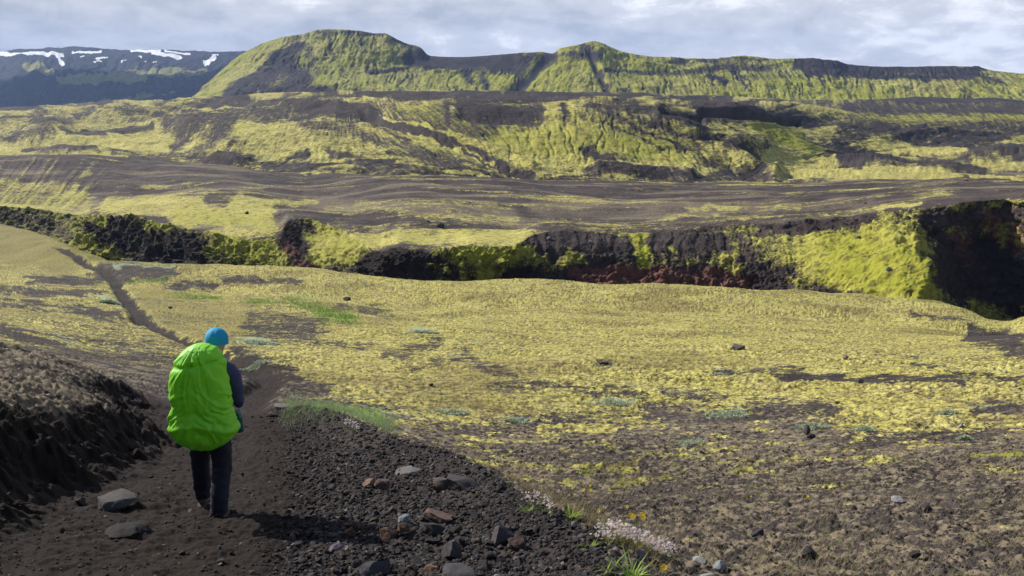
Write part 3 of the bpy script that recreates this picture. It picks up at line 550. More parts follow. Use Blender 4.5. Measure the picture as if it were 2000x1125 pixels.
def build_ridge():
    u = ucols(-.46, .78, 1400, wide=None); ts = row_ts([8, 90, 90, 14, 10])
    Yk, Zk, (Y, Z) = loft_rows(gD, u, ts); X = u[None, :]*Y; px, py = proj(X, Y, Z); T = np.broadcast_to(ts[:, None], X.shape)
    face = sst(.9, 1.3, T)*sst(3.03, 2.85, T)
    big = fbm(X*.004, Y*.004, 4, 301); mid = fbm(X*.016, Y*.016, 4, 303); fin = fbm(X*.07, Y*.07, 3, 305)
    lean = np.interp(px, [400, 600, 760, 900, 1050, 1160, 1300, 1600, 1800, 2000], [1.6, .6, .1, .5, .7, .1, -.5, -.5, -.3, -1.3])
    cx_ = px+lean*(py-130)
    gul = ridge(cx_/19+1.0*fbm(px/55, py/30, 3, 331), py/90, 2, 307); thin = sst(.55, .85, gul)*sst(-.25, .15, fbm(px/60, py/30, 2, 333))
    er = fbm(cx_/20, py/34, 5, 335)
    wx = 10*fbm(px/36, py/20, 3, 309); wy = 5*fbm(px/36, py/20, 3, 311); W = (wx, wy)
    moss = .80+.20*mid+.15*big
    moss = paint(moss, px, py, [
        (450, 185, 560, 125, 17, -.1), (520, 182, 640, 186, 12, -.2), (540, 110, 585, 88, 12, .0), (590, 150, 560, 180, 18, -.1), (415, 178, 505, 118, 8, .9), (470, 125, 560, 85, 7, .85), (560, 78, 610, 72, 6, .6), (600, 95, 620, 140, 8, .4),
        (620, 62, 760, 66, 4, .35), (640, 70, 645, 90, 4, .3), (700, 68, 705, 85, 3, .3), (720, 143, 790, 132, 4, .0), (770, 78, 840, 106, 4, .25), (805, 112, 1010, 116, 13, -.1), (880, 122, 1000, 126, 12, -.05), (830, 128, 860, 124, 6, .1), (905, 130, 915, 160, 8, .2), (940, 130, 950, 170, 8, .3),
        (1080, 100, 1003, 178, 8, .0), (1040, 106, 1010, 140, 9, .0), (1150, 102, 1187, 176, 4.5, .0), (1140, 92, 1170, 112, 8, .1), (1100, 110, 1140, 108, 6, .35), (1060, 128, 1090, 112, 5, .3), (1130, 140, 1110, 175, 2.5, .4),
        (1180, 138, 1300, 140, 5, .3), (1290, 145, 1400, 132, 5, .3), (1380, 150, 1420, 160, 6, .1), (1300, 120, 1500, 118, 3, .25), (1400, 128, 1500, 134, 6, .25), (1250, 160, 1256, 178, 2, .2), (1420, 125, 1460, 170, 3, .2), (1440, 150, 1560, 150, 6, .55),
        (1560, 122, 1650, 128, 10, -.1), (1580, 138, 1720, 145, 8, .1), (1600, 150, 1610, 175, 4, .3), (1660, 132, 1920, 138, 8, -.1), (1720, 150, 1900, 152, 6, .1), (1850, 132, 1960, 160, 5, .15), (1700, 162, 1780, 168, 6, .9), (1800, 172, 1980, 178, 6, .95), (1920, 140, 2000, 165, 6, .75), (1480, 110, 1520, 113, 3, .7)], W)
    moss = moss+.16*er-.35*thin*face+.10*fbm(px/9, py/5, 4, 313)+.36*fbm(cx_/4, py/30, 4, 317)
    green = .6+.7*big+.5*er; dry = .1+.35*fbm(px/60, py/40, 3, 337); crease = sst(.0, .45, fbm(cx_/8, py/22, 4, 315)+.4*er)*.8
    crest = sst(3.02, 2.75, T)
    d = face*(2.6*er*crest-1.8*thin*crest+1.5*fbm(cx_/7, py/30, 3, 343)*crest)+6*mid*face*crest+1.2*fin+1.6*fbm(X*.18, Y*.18, 3, 341)*face
    d = d+face*crest*3*np.sin(Z*.10+4*mid)*sst(.0, .5, fbm(px/80, py/30, 3, 339)+.3)
    d = paint(d, px, py, [(1080, 104, 1003, 180, 9, -10., 1), (1152, 104, 1187, 178, 6, -8., 1), (805, 115, 1000, 122, 12, -6., 1)])
    X, Y, Z = displace(X, Y, Z, d)
    mat = terrain_mat('ridge_cover', 13., 2.5, moss=(.27, .28, .045), ash=(0.016, 0.013, 0.015), ash_l=(0.036, 0.029, 0.030), thr=.40, soft=.34)
    return grid_mesh('mountain_ridge', X, Y, Z, mat, {'cover': (moss, green, dry, np.ones_like(X)), 'soil': (0*X, 0*X, 0*X, 1-crease)})
RG = build_ridge()
# ================================================================== FAR SNOWY MOUNTAIN
ET = [(-500,112,6400),(-100,106,6400),(0,102,6400),(40,96,6400),(120,96,6300),(170,94,6300),(220,98,6200),(300,98,6100),(400,101,6000),(450,103,5900),(520,106,5800),(700,120,5800),(900,130,5600)]
EM = [(-500,150,5200),(-100,146,5200),(0,140,5150),(60,126,5100),(150,132,5050),(300,138,4900),(400,142,4700),(520,150,4600),(900,170,4500)]
EF = [(-500,225,3400),(-100,222,3400),(0,218,3400),(200,208,3300),(400,198,3200),(520,192,3200),(900,192,3200)]
gE = [Curve(EF), Curve(EM), Curve(ET)]
_t = gE[-1]; gE = [Curve(uz=(gE[0].u, gE[0].Y*.85, gE[0].z-60))]+gE+[Curve(uz=(_t.u, _t.Y*1.1, _t.z-10)), Curve(uz=(_t.u, _t.Y*1.5, _t.z-300))]
def build_far():
    u = ucols(-1.0, -.05, 900); ts = row_ts([6, 80, 70, 10, 6])
    Yk, Zk, (Y, Z) = loft_rows(gE, u, ts); X = u[None, :]*Y; px, py = proj(X, Y, Z); T = np.broadcast_to(ts[:, None], X.shape)
    mid = fbm(X*.0035, Y*.0035, 4, 403); fin = fbm(X*.02, Y*.02, 3, 405)
    wx = 9*fbm(px/20, py/8, 3, 409); wy = 4*fbm(px/26, py/8, 3, 411); W = (wx, wy)
    gul = ridge((px+1.2*(py-150))/22+.5*mid, py/120, 3, 407)
    moss = .25+.3*mid-.2*gul
    moss = paint(moss, px, py, [(50, 130, 100, 135, 6, .8), (120, 152, 280, 150, 9, .85), (250, 140, 400, 136, 8, .7), (60, 180, 120, 190, 8, .3), (170, 196, 300, 186, 5, .7), (300, 190, 460, 180, 6, .5)], W)
    snow = paint(np.zeros_like(X), px, py, [(-60, 106, 30, 104, 2.7, 1.), (20, 106, 60, 103, 2.1, 1.), (50, 103, 120, 106, 3.1, 1.), (112, 108, 122, 122, 3.4, 1.), (140, 101, 200, 100, 1.4, 1.), (255, 100, 310, 102, 2.1, 1.), (300, 106, 350, 108, 2.7, 1.), (320, 101, 370, 103, 1.4, 1.), (190, 115, 210, 112, 2.1, .9),
        (185, 122, 200, 120, 1.4, .8), (235, 119, 245, 117, 1.7, .9), (270, 112, 275, 112, 1.7, .8), (280, 119, 285, 119, 1.4, .8), (402, 118, 420, 112, 2.7, 1.), (412, 108, 424, 108, 1.7, .8), (160, 112, 165, 112, 1.4, .7), (10, 110, 30, 108, 1.8, .8), (300, 119, 305, 118, 1.4, .7)], (wx*.8, wy*.5))
    face = sst(.9, 1.3, T)
    d = face*(-22*gul*sst(3.0, 2.0, T)+30*mid)+5*fin
    X, Y, Z = displace(X, Y, Z, d)
    m, nt, bs = nt_new('far_mountain_cover'); b = NB(nt); A = b.attr('cover')
    nf = b.noise(.012, 5, .6)
    c = b.mix(nf, (0.009, 0.011, 0.017), (0.024, 0.026, 0.034))
    c = b.mix(b.step(b.m('ADD', A[0], b.m('MULTIPLY', b.m('SUBTRACT', nf, .5), .9)), .45, .65), c, (0.22, 0.22, 0.07))
    c = b.mix(b.step(b.m('ADD', A[1], b.m('MULTIPLY', b.m('SUBTRACT', nf, .5), .35)), .42, .56), c, (0.85, 0.87, 0.9))
    nt.links.new(c, bs.inputs['Base Color']); bs.inputs['Roughness'].default_value = .95; bs.inputs['Specular IOR Level'].default_value = .1
    return grid_mesh('snowy_mountain', X, Y, Z, m, {'cover': (moss, snow, 0*X, np.ones_like(X))})
FM = build_far()
# ================================================================== base terrain to the horizon
def build_base():
    r = np.concatenate([[0], np.geomspace(3, 9500, 60)]); a = np.linspace(0, 2*np.pi, 97)
    A, R_ = np.meshgrid(a, r); X = R_*np.cos(A); Y = R_*np.sin(A)
    # behind the camera the slope goes on uphill a little; everywhere else the land lies low
    back = sst(3, -8, Y)*(R_ < 400)
    Z = -70-R_*.004+40*fbm(X*.0012, Y*.0012, 4, 501)*sst(300, 3000, R_)
    Z = np.where(back > 0, Z*(1-back)+back*(-1.9+.2*np.minimum(-Y, 120)), Z)
    m = terrain_mat('lowland_cover', 6., .6)
    return grid_mesh('terrain', X, Y, Z, m, {'cover': (.5+fbm(X*.01, Y*.01, 3, 503), 0*X+.2, 0*X+.2, 0*X+1), 'soil': (0*X, 0*X, 0*X, 0*X+1)})
build_base()
# ================================================================== placing things on the ground
GU = G['u']; GY = np.ascontiguousarray(G['Y'].T); GZ = np.ascontiguousarray(G['Z'].T)
def gz(x, y):
    x = np.atleast_1d(np.asarray(x, float)); y = np.atleast_1d(np.asarray(y, float)); u = x/y
    j = np.clip(np.searchsorted(GU, u)-1, 0, len(GU)-2); t = (u-GU[j])/(GU[j+1]-GU[j]); out = np.empty(len(x))
    for n in range(len(x)):
        a = np.interp(y[n], GY[j[n]], GZ[j[n]]); b_ = np.interp(y[n], GY[j[n]+1], GZ[j[n]+1]); out[n] = a+(b_-a)*t[n]
    return out
def on(g, px, py, far=False):
    """nearest visible point of a terrain sheet under a photo pixel"""
    if 'ppx' not in g: g['ppx'], g['ppy'] = proj(g['X'], g['Y'], g['Z'])
    d = np.hypot(g['ppx']-px, (g['ppy']-py)); k = np.where(d.ravel() < 3.0)[0]
    if len(k) == 0: k = np.array([d.argmin()])
    y = g['Y'].ravel()[k]; k = k[y < y.min()*1.04]; i = k[d.ravel()[k].argmin()]
    return Vector((g['X'].ravel()[i], g['Y'].ravel()[i], g['Z'].ravel()[i]))
def depth(v): return v.y*CP-v.z*SP
def tag(o, label, cat, group=None, kind=None):
    if label: o['label'] = label
    if cat: o['category'] = cat
    if group: o['group'] = group
    if kind: o['kind'] = kind
    return o
def new_obj(name, me, mat=None, parent=None):
    o = bpy.data.objects.new(name, me); COL.objects.link(o)
    if mat: me.materials.append(mat)
    if parent: o.parent = parent
    return o
def mesh_np(name, co, faces, smooth=False, tone=None):
    """faces: (n,k) array"""
    me = bpy.data.meshes.new(name); co = np.asarray(co, np.float32); faces = np.asarray(faces, np.int32); n, k = faces.shape
    me.vertices.add(len(co)); me.vertices.foreach_set('co', co.ravel()); me.loops.add(n*k); me.loops.foreach_set('vertex_index', faces.ravel())
    me.polygons.add(n); me.polygons.foreach_set('loop_start', np.arange(0, n*k, k, dtype=np.int32)); me.polygons.foreach_set('loop_total', np.full(n, k, np.int32))
    me.polygons.foreach_set('use_smooth', np.full(n, smooth)); me.update(calc_edges=True)
    if tone is not None:
        a = me.attributes.new('tone', 'FLOAT_COLOR', 'POINT'); t = np.ones((len(co), 4), np.float32); t[:, :3] = tone; a.data.foreach_set('color', t.ravel())
    return me
def ico(sub):
    bm = bmesh.new(); bmesh.ops.create_icosphere(bm, subdivisions=sub, radius=1)
    co = np.array([v.co[:] for v in bm.verts]); f = np.array([[v.index for v in p.verts] for p in bm.faces]); bm.free(); return co, f
I1, F1 = ico(2); I3, F3 = ico(4)
def rock_shape(co, seed, sharp=.25, squash=(1, .8, .6)):
    """an angular stone: a ball cut by random planes and roughened"""
    r = np.random.RandomState(seed); c = co.copy()
    for i in range(12):
        n = r.randn(3); n /= np.linalg.norm(n); h = r.uniform(.45, .85)
        d = c@n; c = c-np.outer(np.maximum(d-h, 0)*.97, n)
    k = fbm3(c[:, 0]*1.3+seed, c[:, 1]*1.3, c[:, 2]*1.3, 3, seed % 50)
    c = c*(1+sharp*k)[:, None]
    return c*np.array(squash)
def tone_mat(name, rough=.9, scale=60., var=.5, bump=.004, translucent=0):
    m, nt, bs = nt_new(name); b = NB(nt); n = nt.nodes.new('ShaderNodeAttribute'); n.attribute_name = 'tone'
    nf = b.noise(scale, 4, .6); c = b.mix(b.step(nf, .35, .7), n.outputs['Color'], n.outputs['Color'])
    c2 = b.mix(1.0, n.outputs['Color'], b.mix(nf, (1-var,)*3, (1+var,)*3), 'MULTIPLY')
    nt.links.new(c2, bs.inputs['Base Color']); bs.inputs['Roughness'].default_value = rough; bs.inputs['Specular IOR Level'].default_value = .2
    if bump: nt.links.new(b.bump(nf, .8, bump), bs.inputs['Normal'])
    if translucent:
        tr = nt.nodes.new('ShaderNodeBsdfTranslucent'); mx = nt.nodes.new('ShaderNodeMixShader'); mx.inputs[0].default_value = translucent
        nt.links.new(c2, tr.inputs[0]); nt.links.new(bs.outputs[0], mx.inputs[1]); nt.links.new(tr.outputs[0], mx.inputs[2])
        nt.links.new(mx.outputs[0], nt.nodes['Material Output'].inputs[0])
    return m
M_STONE = tone_mat('stone', .88, 45., .5, .006)
M_LEAF = tone_mat('leaf', .7, 40., .25, 0, .3)
def rotm(yaw, pitch=0, roll=0): return np.array((Matrix.Rotation(yaw, 3, 'Z') @ Matrix.Rotation(pitch, 3, 'X') @ Matrix.Rotation(roll, 3, 'Y')))
def stone_tone(r, n):
    k = r.rand(n); t = np.empty((n, 3)); v = r.uniform(.38, 1.05, n)[:, None]
    t[:] = np.array([.040, .035, .0345])
    t[k > .72] = [.062, .044, .036]; t[k > .86] = [.085, .066, .056]; t[k > .95] = [.14, .13, .12]
    return t*v
def scatter_gravel():
    r = np.random.RandomState(5); N = 110000
    y = np.exp(r.uniform(math.log(4.3), math.log(19), N)); u = r.uniform(-.85, .85, N); x = u*y
    dL, sL, _ = seg_dist(x, y, LIP); sdL = -dL*sL; dB, sB, _ = seg_dist(x, y, BANK); sdB = -dB*sB
    n = fbm(x*.7, y*.7, 3, 601)
    px, py = proj(x, y, base_ground(x, y))
    inside = (sdL < .12) & (sdB < .1) & (y < 15)
    p = np.where(inside, np.clip(.10+.9*sst(480, 640, px+60*n)*sst(.0, -.15, sdL-.1), 0, 1), np.where(sdB > .1, .10, .34+.7*n))
    p = p*sst(19, 12, y)
    p = np.where(inside, p, p*sst(760, 960, py))
    keep = r.rand(N) < p; x, y, px, inside = x[keep], y[keep], px[keep], inside[keep]; n = len(x)
    size = np.where(inside, .009+.022*r.rand(n)**2.2+.03*(r.rand(n)**9), .006+.020*r.rand(n)**3.5)
    size = size*np.where(inside & (px < 560), .75, 1.0)*np.interp(y, [4, 8, 16], [.9, 1, 1.3])
    z = gz(x, y); vs = [rock_shape(I1, 900+i, .22, (1, r.uniform(.6, .95), r.uniform(.4, .75))) for i in range(14)]
    V = len(I1); co = np.empty((n*V, 3), np.float32); tn = np.empty((n*V, 3), np.float32); T = stone_tone(r, n)
    w = r.randint(0, 14, n)
    for i in range(n):
        c = vs[w[i]]@rotm(r.uniform(0, 6.28), r.uniform(-.5, .5), r.uniform(-.5, .5)).T*size[i]
        co[i*V:(i+1)*V] = c+[x[i], y[i], z[i]+size[i]*.28]; tn[i*V:(i+1)*V] = T[i]
    f = (F1[None]+(np.arange(n)*V)[:, None, None]).reshape(-1, 3)
    o = new_obj('gravel', mesh_np('gravel', co, f, False, tn), M_STONE)
    tag(o, 'loose dark volcanic gravel strewn over the trail edge and slope', 'gravel', None, 'stuff')
    print('gravel', n)
scatter_gravel()
# ---- stones one can single out: px, py of the centre of the foot, width px, height px, tone, label
DK = (.034, .031, .031); GY_ = (.05, .048, .047); PL_ = (.072, .068, .065); BR = (.07, .046, .036); RU = (.085, .05, .034); PU = (.06, .048, .054); PK = (.10, .066, .053)
NOTED = [
 (228, 990, 78, 42, PL_, 'large pale grey rock lying on the dark trail floor to the left of the hiker'),
 (246, 1040, 84, 26, (.022, .019, .018), 'low dark rock just below the large pale grey rock on the trail'),
 (160, 985, 24, 18, GY_, 'small grey stone at the foot of the eroded bank'),
 (880, 1094, 46, 50, (.062, .056, .058), 'smooth dark oval boulder standing in the rubble, left of the purple slab'),
 (1012, 1074, 42, 38, (.075, .05, .042), 'rounded dark brown boulder at the foot of the purple slab'),
 (978, 1058, 52, 44, PU, 'tilted purple-grey slab near the end of the rubble edge'),
 (858, 1020, 62, 36, PK, 'pinkish brown block with a lighter face, behind a dark slab'),
 (842, 1038, 56, 26, DK, 'dark flat slab leaning against the pinkish brown block'),
 (793, 1026, 30, 26, (.14, .155, .165), 'pale blue-grey wedge of stone standing out of the dark rubble'),
 (724, 955, 32, 32, (.15, .095, .07), 'tan upright block high in the rubble'),
 (748, 958, 36, 30, (.09, .062, .052), 'brown block touching the tan upright block'),
 (902, 952, 62, 36, (.055, .05, .05), 'angular dark block on the crest of the rubble, below the dry grass'),
 (865, 955, 44, 28, (.09, .07, .062), 'brownish pitted rock next to the angular dark crest block'),
 (800, 925, 60, 10, (.11, .10, .095), 'long flat grey sliver lying across the upper rubble'),
 (795, 916, 26, 7, (.17, .17, .165), 'thin pale sliver of stone in the upper rubble'),
 (735, 1118, 76, 36, (.048, .046, .05), 'broad grey boulder cut by the bottom of the picture'),
 (898, 1128, 84, 28, (.052, .049, .052), 'wide flat grey slab at the very bottom of the rubble'),
 (765, 1052, 46, 30, (.085, .05, .038), 'rusty red-brown stone with a bright edge'),
 (788, 1046, 28, 26, RU, 'small orange-brown stone touching the rusty red-brown stone'),
 (690, 1036, 40, 28, BR, 'brown stone near the shadowed part of the trail'),
 (682, 1050, 20, 22, RU, 'small rusty upright stone below the brown stone'),
 (840, 1118, 34, 18, (.16, .095, .06), 'orange-brown stone between the two bottom slabs'),
 (655, 1078, 30, 18, (.10, .085, .10), 'dark purplish stone in shadow of the lower rubble'),
 (800, 1040, 0, 0, DK, ''),
 (548, 800, 36, 12, (.16, .14, .13), 'pale flat slab by the trail bend next to the green grass'),
 (530, 812, 26, 12, (.12, .085, .075), 'dull brown slab below the pale flat slab by the trail bend'),
 (1251, 1086, 22, 18, (.14, .14, .16), 'round grey stone tucked into the pink-white flowers'),
 (1368, 1098, 30, 14, (.23, .24, .22), 'flat pale greenish stone right of the big flower clump'),
 (1404, 1114, 32, 20, (.17, .18, .20), 'blue-grey stone below the flat pale greenish stone'),
 (1385, 1130, 34, 14, (.21, .22, .20), 'pale stone cut by the bottom edge beside the flower clump'),
 (1580, 1088, 34, 26, DK, 'black lava lump on the grassy slope right of the flower clump'),
 (1752, 980, 28, 14, (.25, .24, .24), 'pale grey stone on the dark slope at the right'),
 (1812, 1000, 22, 16, DK, 'dark stone to the right of the pale grey stone'),
 (1480, 1050, 30, 20, DK, 'black lava lump among straw tufts above the flower clump'),
 (1576, 850, 14, 26, (.05, .045, .048), 'narrow dark stone standing upright at the moss edge'),
 (1584, 856, 18, 12, DK, 'dark stone at the foot of the narrow upright stone'),
 (1440, 682, 32, 11, (.11, .095, .09), 'flat brown-grey rock lying on the yellow moss'),
 (1653, 702, 13, 12, (.13, .11, .11), 'small pointed grey rock on the yellow moss'),
 (1681, 748, 17, 13, (.075, .062, .065), 'dark rock sitting on the moss next to a dark streak'),
 (1181, 713, 22, 8, (.04, .035, .035), 'low black rock on the moss in the middle of the bench'),
 (680, 588, 19, 10, (.04, .035, .035), 'black rock near the bright green grass strips'),
 (333, 602, 9, 7, (.08, .045, .03), 'small reddish rock beside the far stretch of trail'),
 (842, 754, 9, 7, DK, 'small dark rock in the yellow moss above the rubble'),
 (1875, 838, 12, 12, (.26, .25, .25), 'pale rounded stone at the right-hand moss edge'),
 (1636, 788, 10, 7, DK, 'small dark rock on the moss below the dark streak'),
]
def place_rock(name, pos, w, h, tone, seed, label, group, mat=M_STONE, sub=True, sink=.3, dpt=.8):
    k = depth(pos)/F; r = np.random.RandomState(seed)
    base, f = (I3, F3) if sub else (I1, F1)
    c = rock_shape(base, seed, .2, (1, 1, 1)); c = c@rotm(r.uniform(0, 6.28), r.uniform(-.4, .4)).T
    c = c/np.abs(c).max(0); c = c*np.array([w*k/2, max(w, h)*k/2*dpt, h*k/2*1.08])
    if sub: q_ = c/np.abs(c).max(); c = c*(1+.16*fbm3(q_[:, 0]*3, q_[:, 1]*3, q_[:, 2]*3, 5, seed % 40, .62))[:, None]
    t = np.tile(np.array(tone), (len(c), 1))
    me = mesh_np(name, c, f, sub, t)
    if sub:
        try: me.set_sharp_from_angle(angle=math.radians(28))
        except Exception: pass
    o = new_obj(name, me, mat); o.location = pos+Vector((0, 0, h*k/2*(1-sink-(.25 if w > 50 else 0)))); tag(o, label, 'rock' if w > 40 else 'stone', group); return o
for i, (a, b_, w_, h_, t_, l_) in enumerate(NOTED):
    if w_ == 0: continue
    k = on(G, a, b_); place_rock('rock' if w_ > 40 else 'stone', k, w_, h_, t_, 300+i*7, l_, 'rocks lying on the slope')
for i, (a, b_, w_, h_, l_) in enumerate([(862, 444, 17, 12, 'dark boulder on the ashy plateau above the mossy canyon rim'), (482, 418, 9, 7, 'small dark boulder on the mossy rim left of the red ravine'), (836, 434, 6, 4, 'tiny boulder to the left of the dark plateau boulder'),
        (1072, 468, 10, 8, 'grey boulder high on the ash slope of the canyon wall'), (1154, 476, 11, 9, 'pale boulder on the ash slope right of the grey boulder'), (1136, 477, 7, 6, 'small grey boulder just left of the pale boulder on the ash slope'), (1778, 414, 12, 8, 'grey boulder on the crest above the bright green wall face'),
        (1676, 468, 12, 12, 'dark boulder stuck on the upper part of the green wall face'), (1735, 528, 12, 9, 'dark stone in the middle of the green wall face'), (1855, 414, 12, 9, 'boulder at the canyon crest near the right edge'), (1690, 398, 5, 4, 'small stone beside the crest of the plateau'), (1888, 352, 6, 4, 'black boulder on the far edge of the ash plateau')]):
    place_rock('boulder', on(PL, a, b_), w_, h_, (.06, .055, .058) if i not in (3, 4, 5, 6) else (.16, .15, .16), 700+i*5, l_, 'boulders across the canyon', sink=.35)
def many_stones():
    r = np.random.RandomState(23); n = 0; protos = []
    for i in range(10):
        c = rock_shape(I3, 1500+i*3, .2, (1, r.uniform(.65, .9), r.uniform(.45, .75)))
        protos.append(mesh_np('stone', c, F3, True, np.tile(stone_tone(r, 1)[0]*r.uniform(.9, 1.3), (len(c), 1))))
        protos[-1].materials.append(M_STONE)
        try: protos[-1].set_sharp_from_angle(angle=math.radians(28))
        except Exception: pass
    pts = []
    while n < 230:
        if r.rand() < .82:
            t = r.rand()**.8; cx = 640+t*520; px = cx+r.uniform(-330, 60)*(.25+.75*t); py = 830+t*290+r.uniform(-30, 90)
        else: px = r.uniform(1150, 1990); py = r.uniform(960, 1120)
        if px < 560 or py > 1122 or py < 835: continue
        x, y = hit(px, py); d, s, _ = seg_dist(np.array([x]), np.array([y]), LIP); sd = -d[0]*s[0]
        out = px > 1150 or sd > 0
        if out and px < 1150: continue
        if any(math.hypot(x-a, y-b_) < .07 for a, b_ in pts): continue
        pts.append((x, y)); o = bpy.data.objects.new('stone', protos[r.randint(10)]); COL.objects.link(o)
        s = (.024+.05*r.rand()**2.5)*(.75 if out else 1); z = gz(x, y)[0]
        o.location = (x, y, z+s*.28); o.rotation_euler = (r.uniform(-.4, .4), r.uniform(-.4, .4), r.uniform(0, 6.28)); o.scale = (s,)*3
        if out: tag(o, 'small dark lava stone half buried among dry straw on the slope right of the rubble', 'stone', 'lava stones on the grassy slope')
        else: tag(o, 'fist-sized dark angular stone in the rubble bank right of the trail', 'stone', 'stones of the rubble bank')
        n += 1
many_stones()
# ================================================================== plants
def blades(x, y, z, h, lean, az, w, tone, bend=.6):
    """each blade: a tapering strip of two quads and a tip; arrays of length n"""
    n = len(x); dx, dy = np.cos(az), np.sin(az); sx, sy = -dy, dx
    co = np.empty((n, 6, 3)); 
    for k, (t, wk) in enumerate(((0, 1), (.55, .75), (1, .12))):
        off = lean*h*(t+bend*t*t); zz = h*t*(1-.25*lean*t)
        for s in (0, 1):
            q = (s-.5)*w*wk
            co[:, k*2+s, 0] = x+dx*off+sx*q; co[:, k*2+s, 1] = y+dy*off+sy*q; co[:, k*2+s, 2] = z+zz
    f = np.array([[0, 1, 3, 2], [2, 3, 5, 4]])
    F_ = (f[None]+(np.arange(n)*6)[:, None, None]).reshape(-1, 4)
    return co.reshape(-1, 3), F_, np.repeat(tone, 6, axis=0)
def tufts(name, px, py, per, h, w, tones, spread, label, seed, lean=(.2, .9), kind='stuff', cat='grass', group=None, world=None):
    r = np.random.RandomState(seed)
    if world is None:
        P_ = np.array([hit(a, b_) for a, b_ in zip(px, py)]); 
    else: P_ = world
    n = len(P_)*per; X = np.repeat(P_[:, 0], per)+r.randn(n)*spread; Y = np.repeat(P_[:, 1], per)+r.randn(n)*spread
    Z = gz(X, Y)-.004; T = np.array(tones)[r.randint(0, len(tones), n)]*r.uniform(.75, 1.25, n)[:, None]
    H = r.uniform(h[0], h[1], n)*np.repeat(r.uniform(.7, 1.2, len(P_)), per)
    co, f, t = blades(X, Y, Z, H, r.uniform(*lean, n), r.uniform(0, 6.28, n), np.full(n, w)*r.uniform(.7, 1.3, n), T)
    o = new_obj(name, mesh_np(name, co, f, False, t), M_LEAF); tag(o, label, cat, group, kind); return o
def plants():
    r = np.random.RandomState(77)
    # straw on the lower right slope
    N = 8500; y = np.exp(r.uniform(math.log(4.6), math.log(17), N)); u = r.uniform(-.1, .85, N); x = u*y
    dL, sL, _ = seg_dist(x, y, LIP); sd = -dL*sL; n = fbm(x*.8, y*.8, 3, 611)
    px_, py_ = proj(x, y, base_ground(x, y))
    k = (sd > .12) & (r.rand(N) < np.clip(.6+1.5*n, .15, 1)) & (py_ > 850+40*n)
    tufts('straw_grass', None, None, 8, (.035, .11), .0027, [(.34, .29, .18), (.27, .22, .14), (.17, .12, .08), (.18, .19, .07), (.28, .21, .16)], .035, 'sparse dry straw tufts on the dark slope', 31, world=np.column_stack([x, y])[k])
    # straw stalks on the bank to the left
    N = 1800; y = np.exp(r.uniform(math.log(5.4), math.log(17), N)); u = r.uniform(-.95, -.30, N); x = u*y
    dB, sB, _ = seg_dist(x, y, BANK); sd = -dB*sB; k = (sd > .25) & (sd < 6)
    tufts('bank_grass', None, None, 9, (.03, .085), .0035, [(.18, .135, .08), (.11, .075, .045), (.11, .10, .035), (.06, .042, .028)], .05, 'brown dry grass and moss growing over the eroded bank', 33, world=np.column_stack([x, y])[k])
    # tall straw along the rubble lip
    t = r.rand(160); lp = np.array([(860, 885), (940, 925), (1000, 985), (1060, 1010), (1130, 1050), (1180, 1080), (1230, 1120)]); i = t*(len(lp)-1); i0 = i.astype(int); a = lp[i0]+(lp[np.minimum(i0+1, 6)]-lp[i0])*(i-i0)[:, None]
    tufts('tall_straw', a[:, 0]+r.uniform(-10, 70, 160), a[:, 1]+r.uniform(-30, 15, 160), 9, (.08, .20), .0022, [(.32, .25, .12), (.25, .15, .08), (.20, .20, .06)], .03, 'tall thin straw growing along the outer edge of the rubble', 35, lean=(.1, .6))
    # green grass beside the trail bend
    n = 950; a = r.rand(n); tufts('green_grass', 555+a*215+r.randn(n)*8, 801+a*20+r.randn(n)*(13-5*a), 9, (.05, .15), .0045, [(.22, .31, .15), (.28, .36, .19), (.15, .24, .10), (.32, .33, .16)], .06, 'bright grey-green grass growing at the bend of the trail', 37, lean=(.1, .6))
    n = 500; seg = np.array([(330, 576, 430, 584, 3), (480, 593, 545, 592, 2.5), (560, 590, 690, 618, 5), (620, 618, 690, 627, 5), (240, 550, 330, 549, 2)]); s = seg[r.choice(5, n, p=[.2, .1, .4, .2, .1])]; a = r.rand(n)
    tufts('meadow_grass', s[:, 0]+a*(s[:, 2]-s[:, 0]), s[:, 1]+a*(s[:, 3]-s[:, 1])+r.randn(n)*s[:, 4], 12, (.10, .24), .03, [(.18, .27, .05), (.25, .33, .07), (.13, .22, .05)], .35, 'strips of bright green grass on the flat beyond the hiker', 39, lean=(.2, .7))
    # silvery low shrubs
    sh = [(1424, 812, 84, 24, 'silvery green dwarf shrub, the largest patch, at the moss edge right of centre'), (1582, 832, 60, 14, 'silvery shrub patch behind the narrow upright stone'), (1350, 868, 60, 12, 'silvery shrub patch on the brown slope below the largest one'), (1200, 790, 66, 14, 'pale green shrub patch in the centre of the moss bench'), (1850, 806, 44, 12, 'small silvery shrub near the right edge on yellow moss'),
          (1010, 822, 50, 9, 'thin silvery shrub patch in the moss above the dark ash band'), (885, 806, 60, 12, 'silvery shrub patch in brown moss, right of the green grass'), (508, 672, 64, 12, 'silvery shrub mat just right of the hiker\'s blue hat'), (214, 592, 34, 12, 'grey-green shrub on the brink of the trail gully'), (830, 650, 50, 8, 'faint silvery shrub patch on the mossy flat beyond the trail'),
          (1882, 858, 26, 16, 'grey-green shrub below the pale rounded stone'), (500, 718, 46, 10, 'pale shrub mat beside the trail right of the backpack'), (1690, 838, 40, 9, 'grey-green shrub mat in the right-hand moss')]
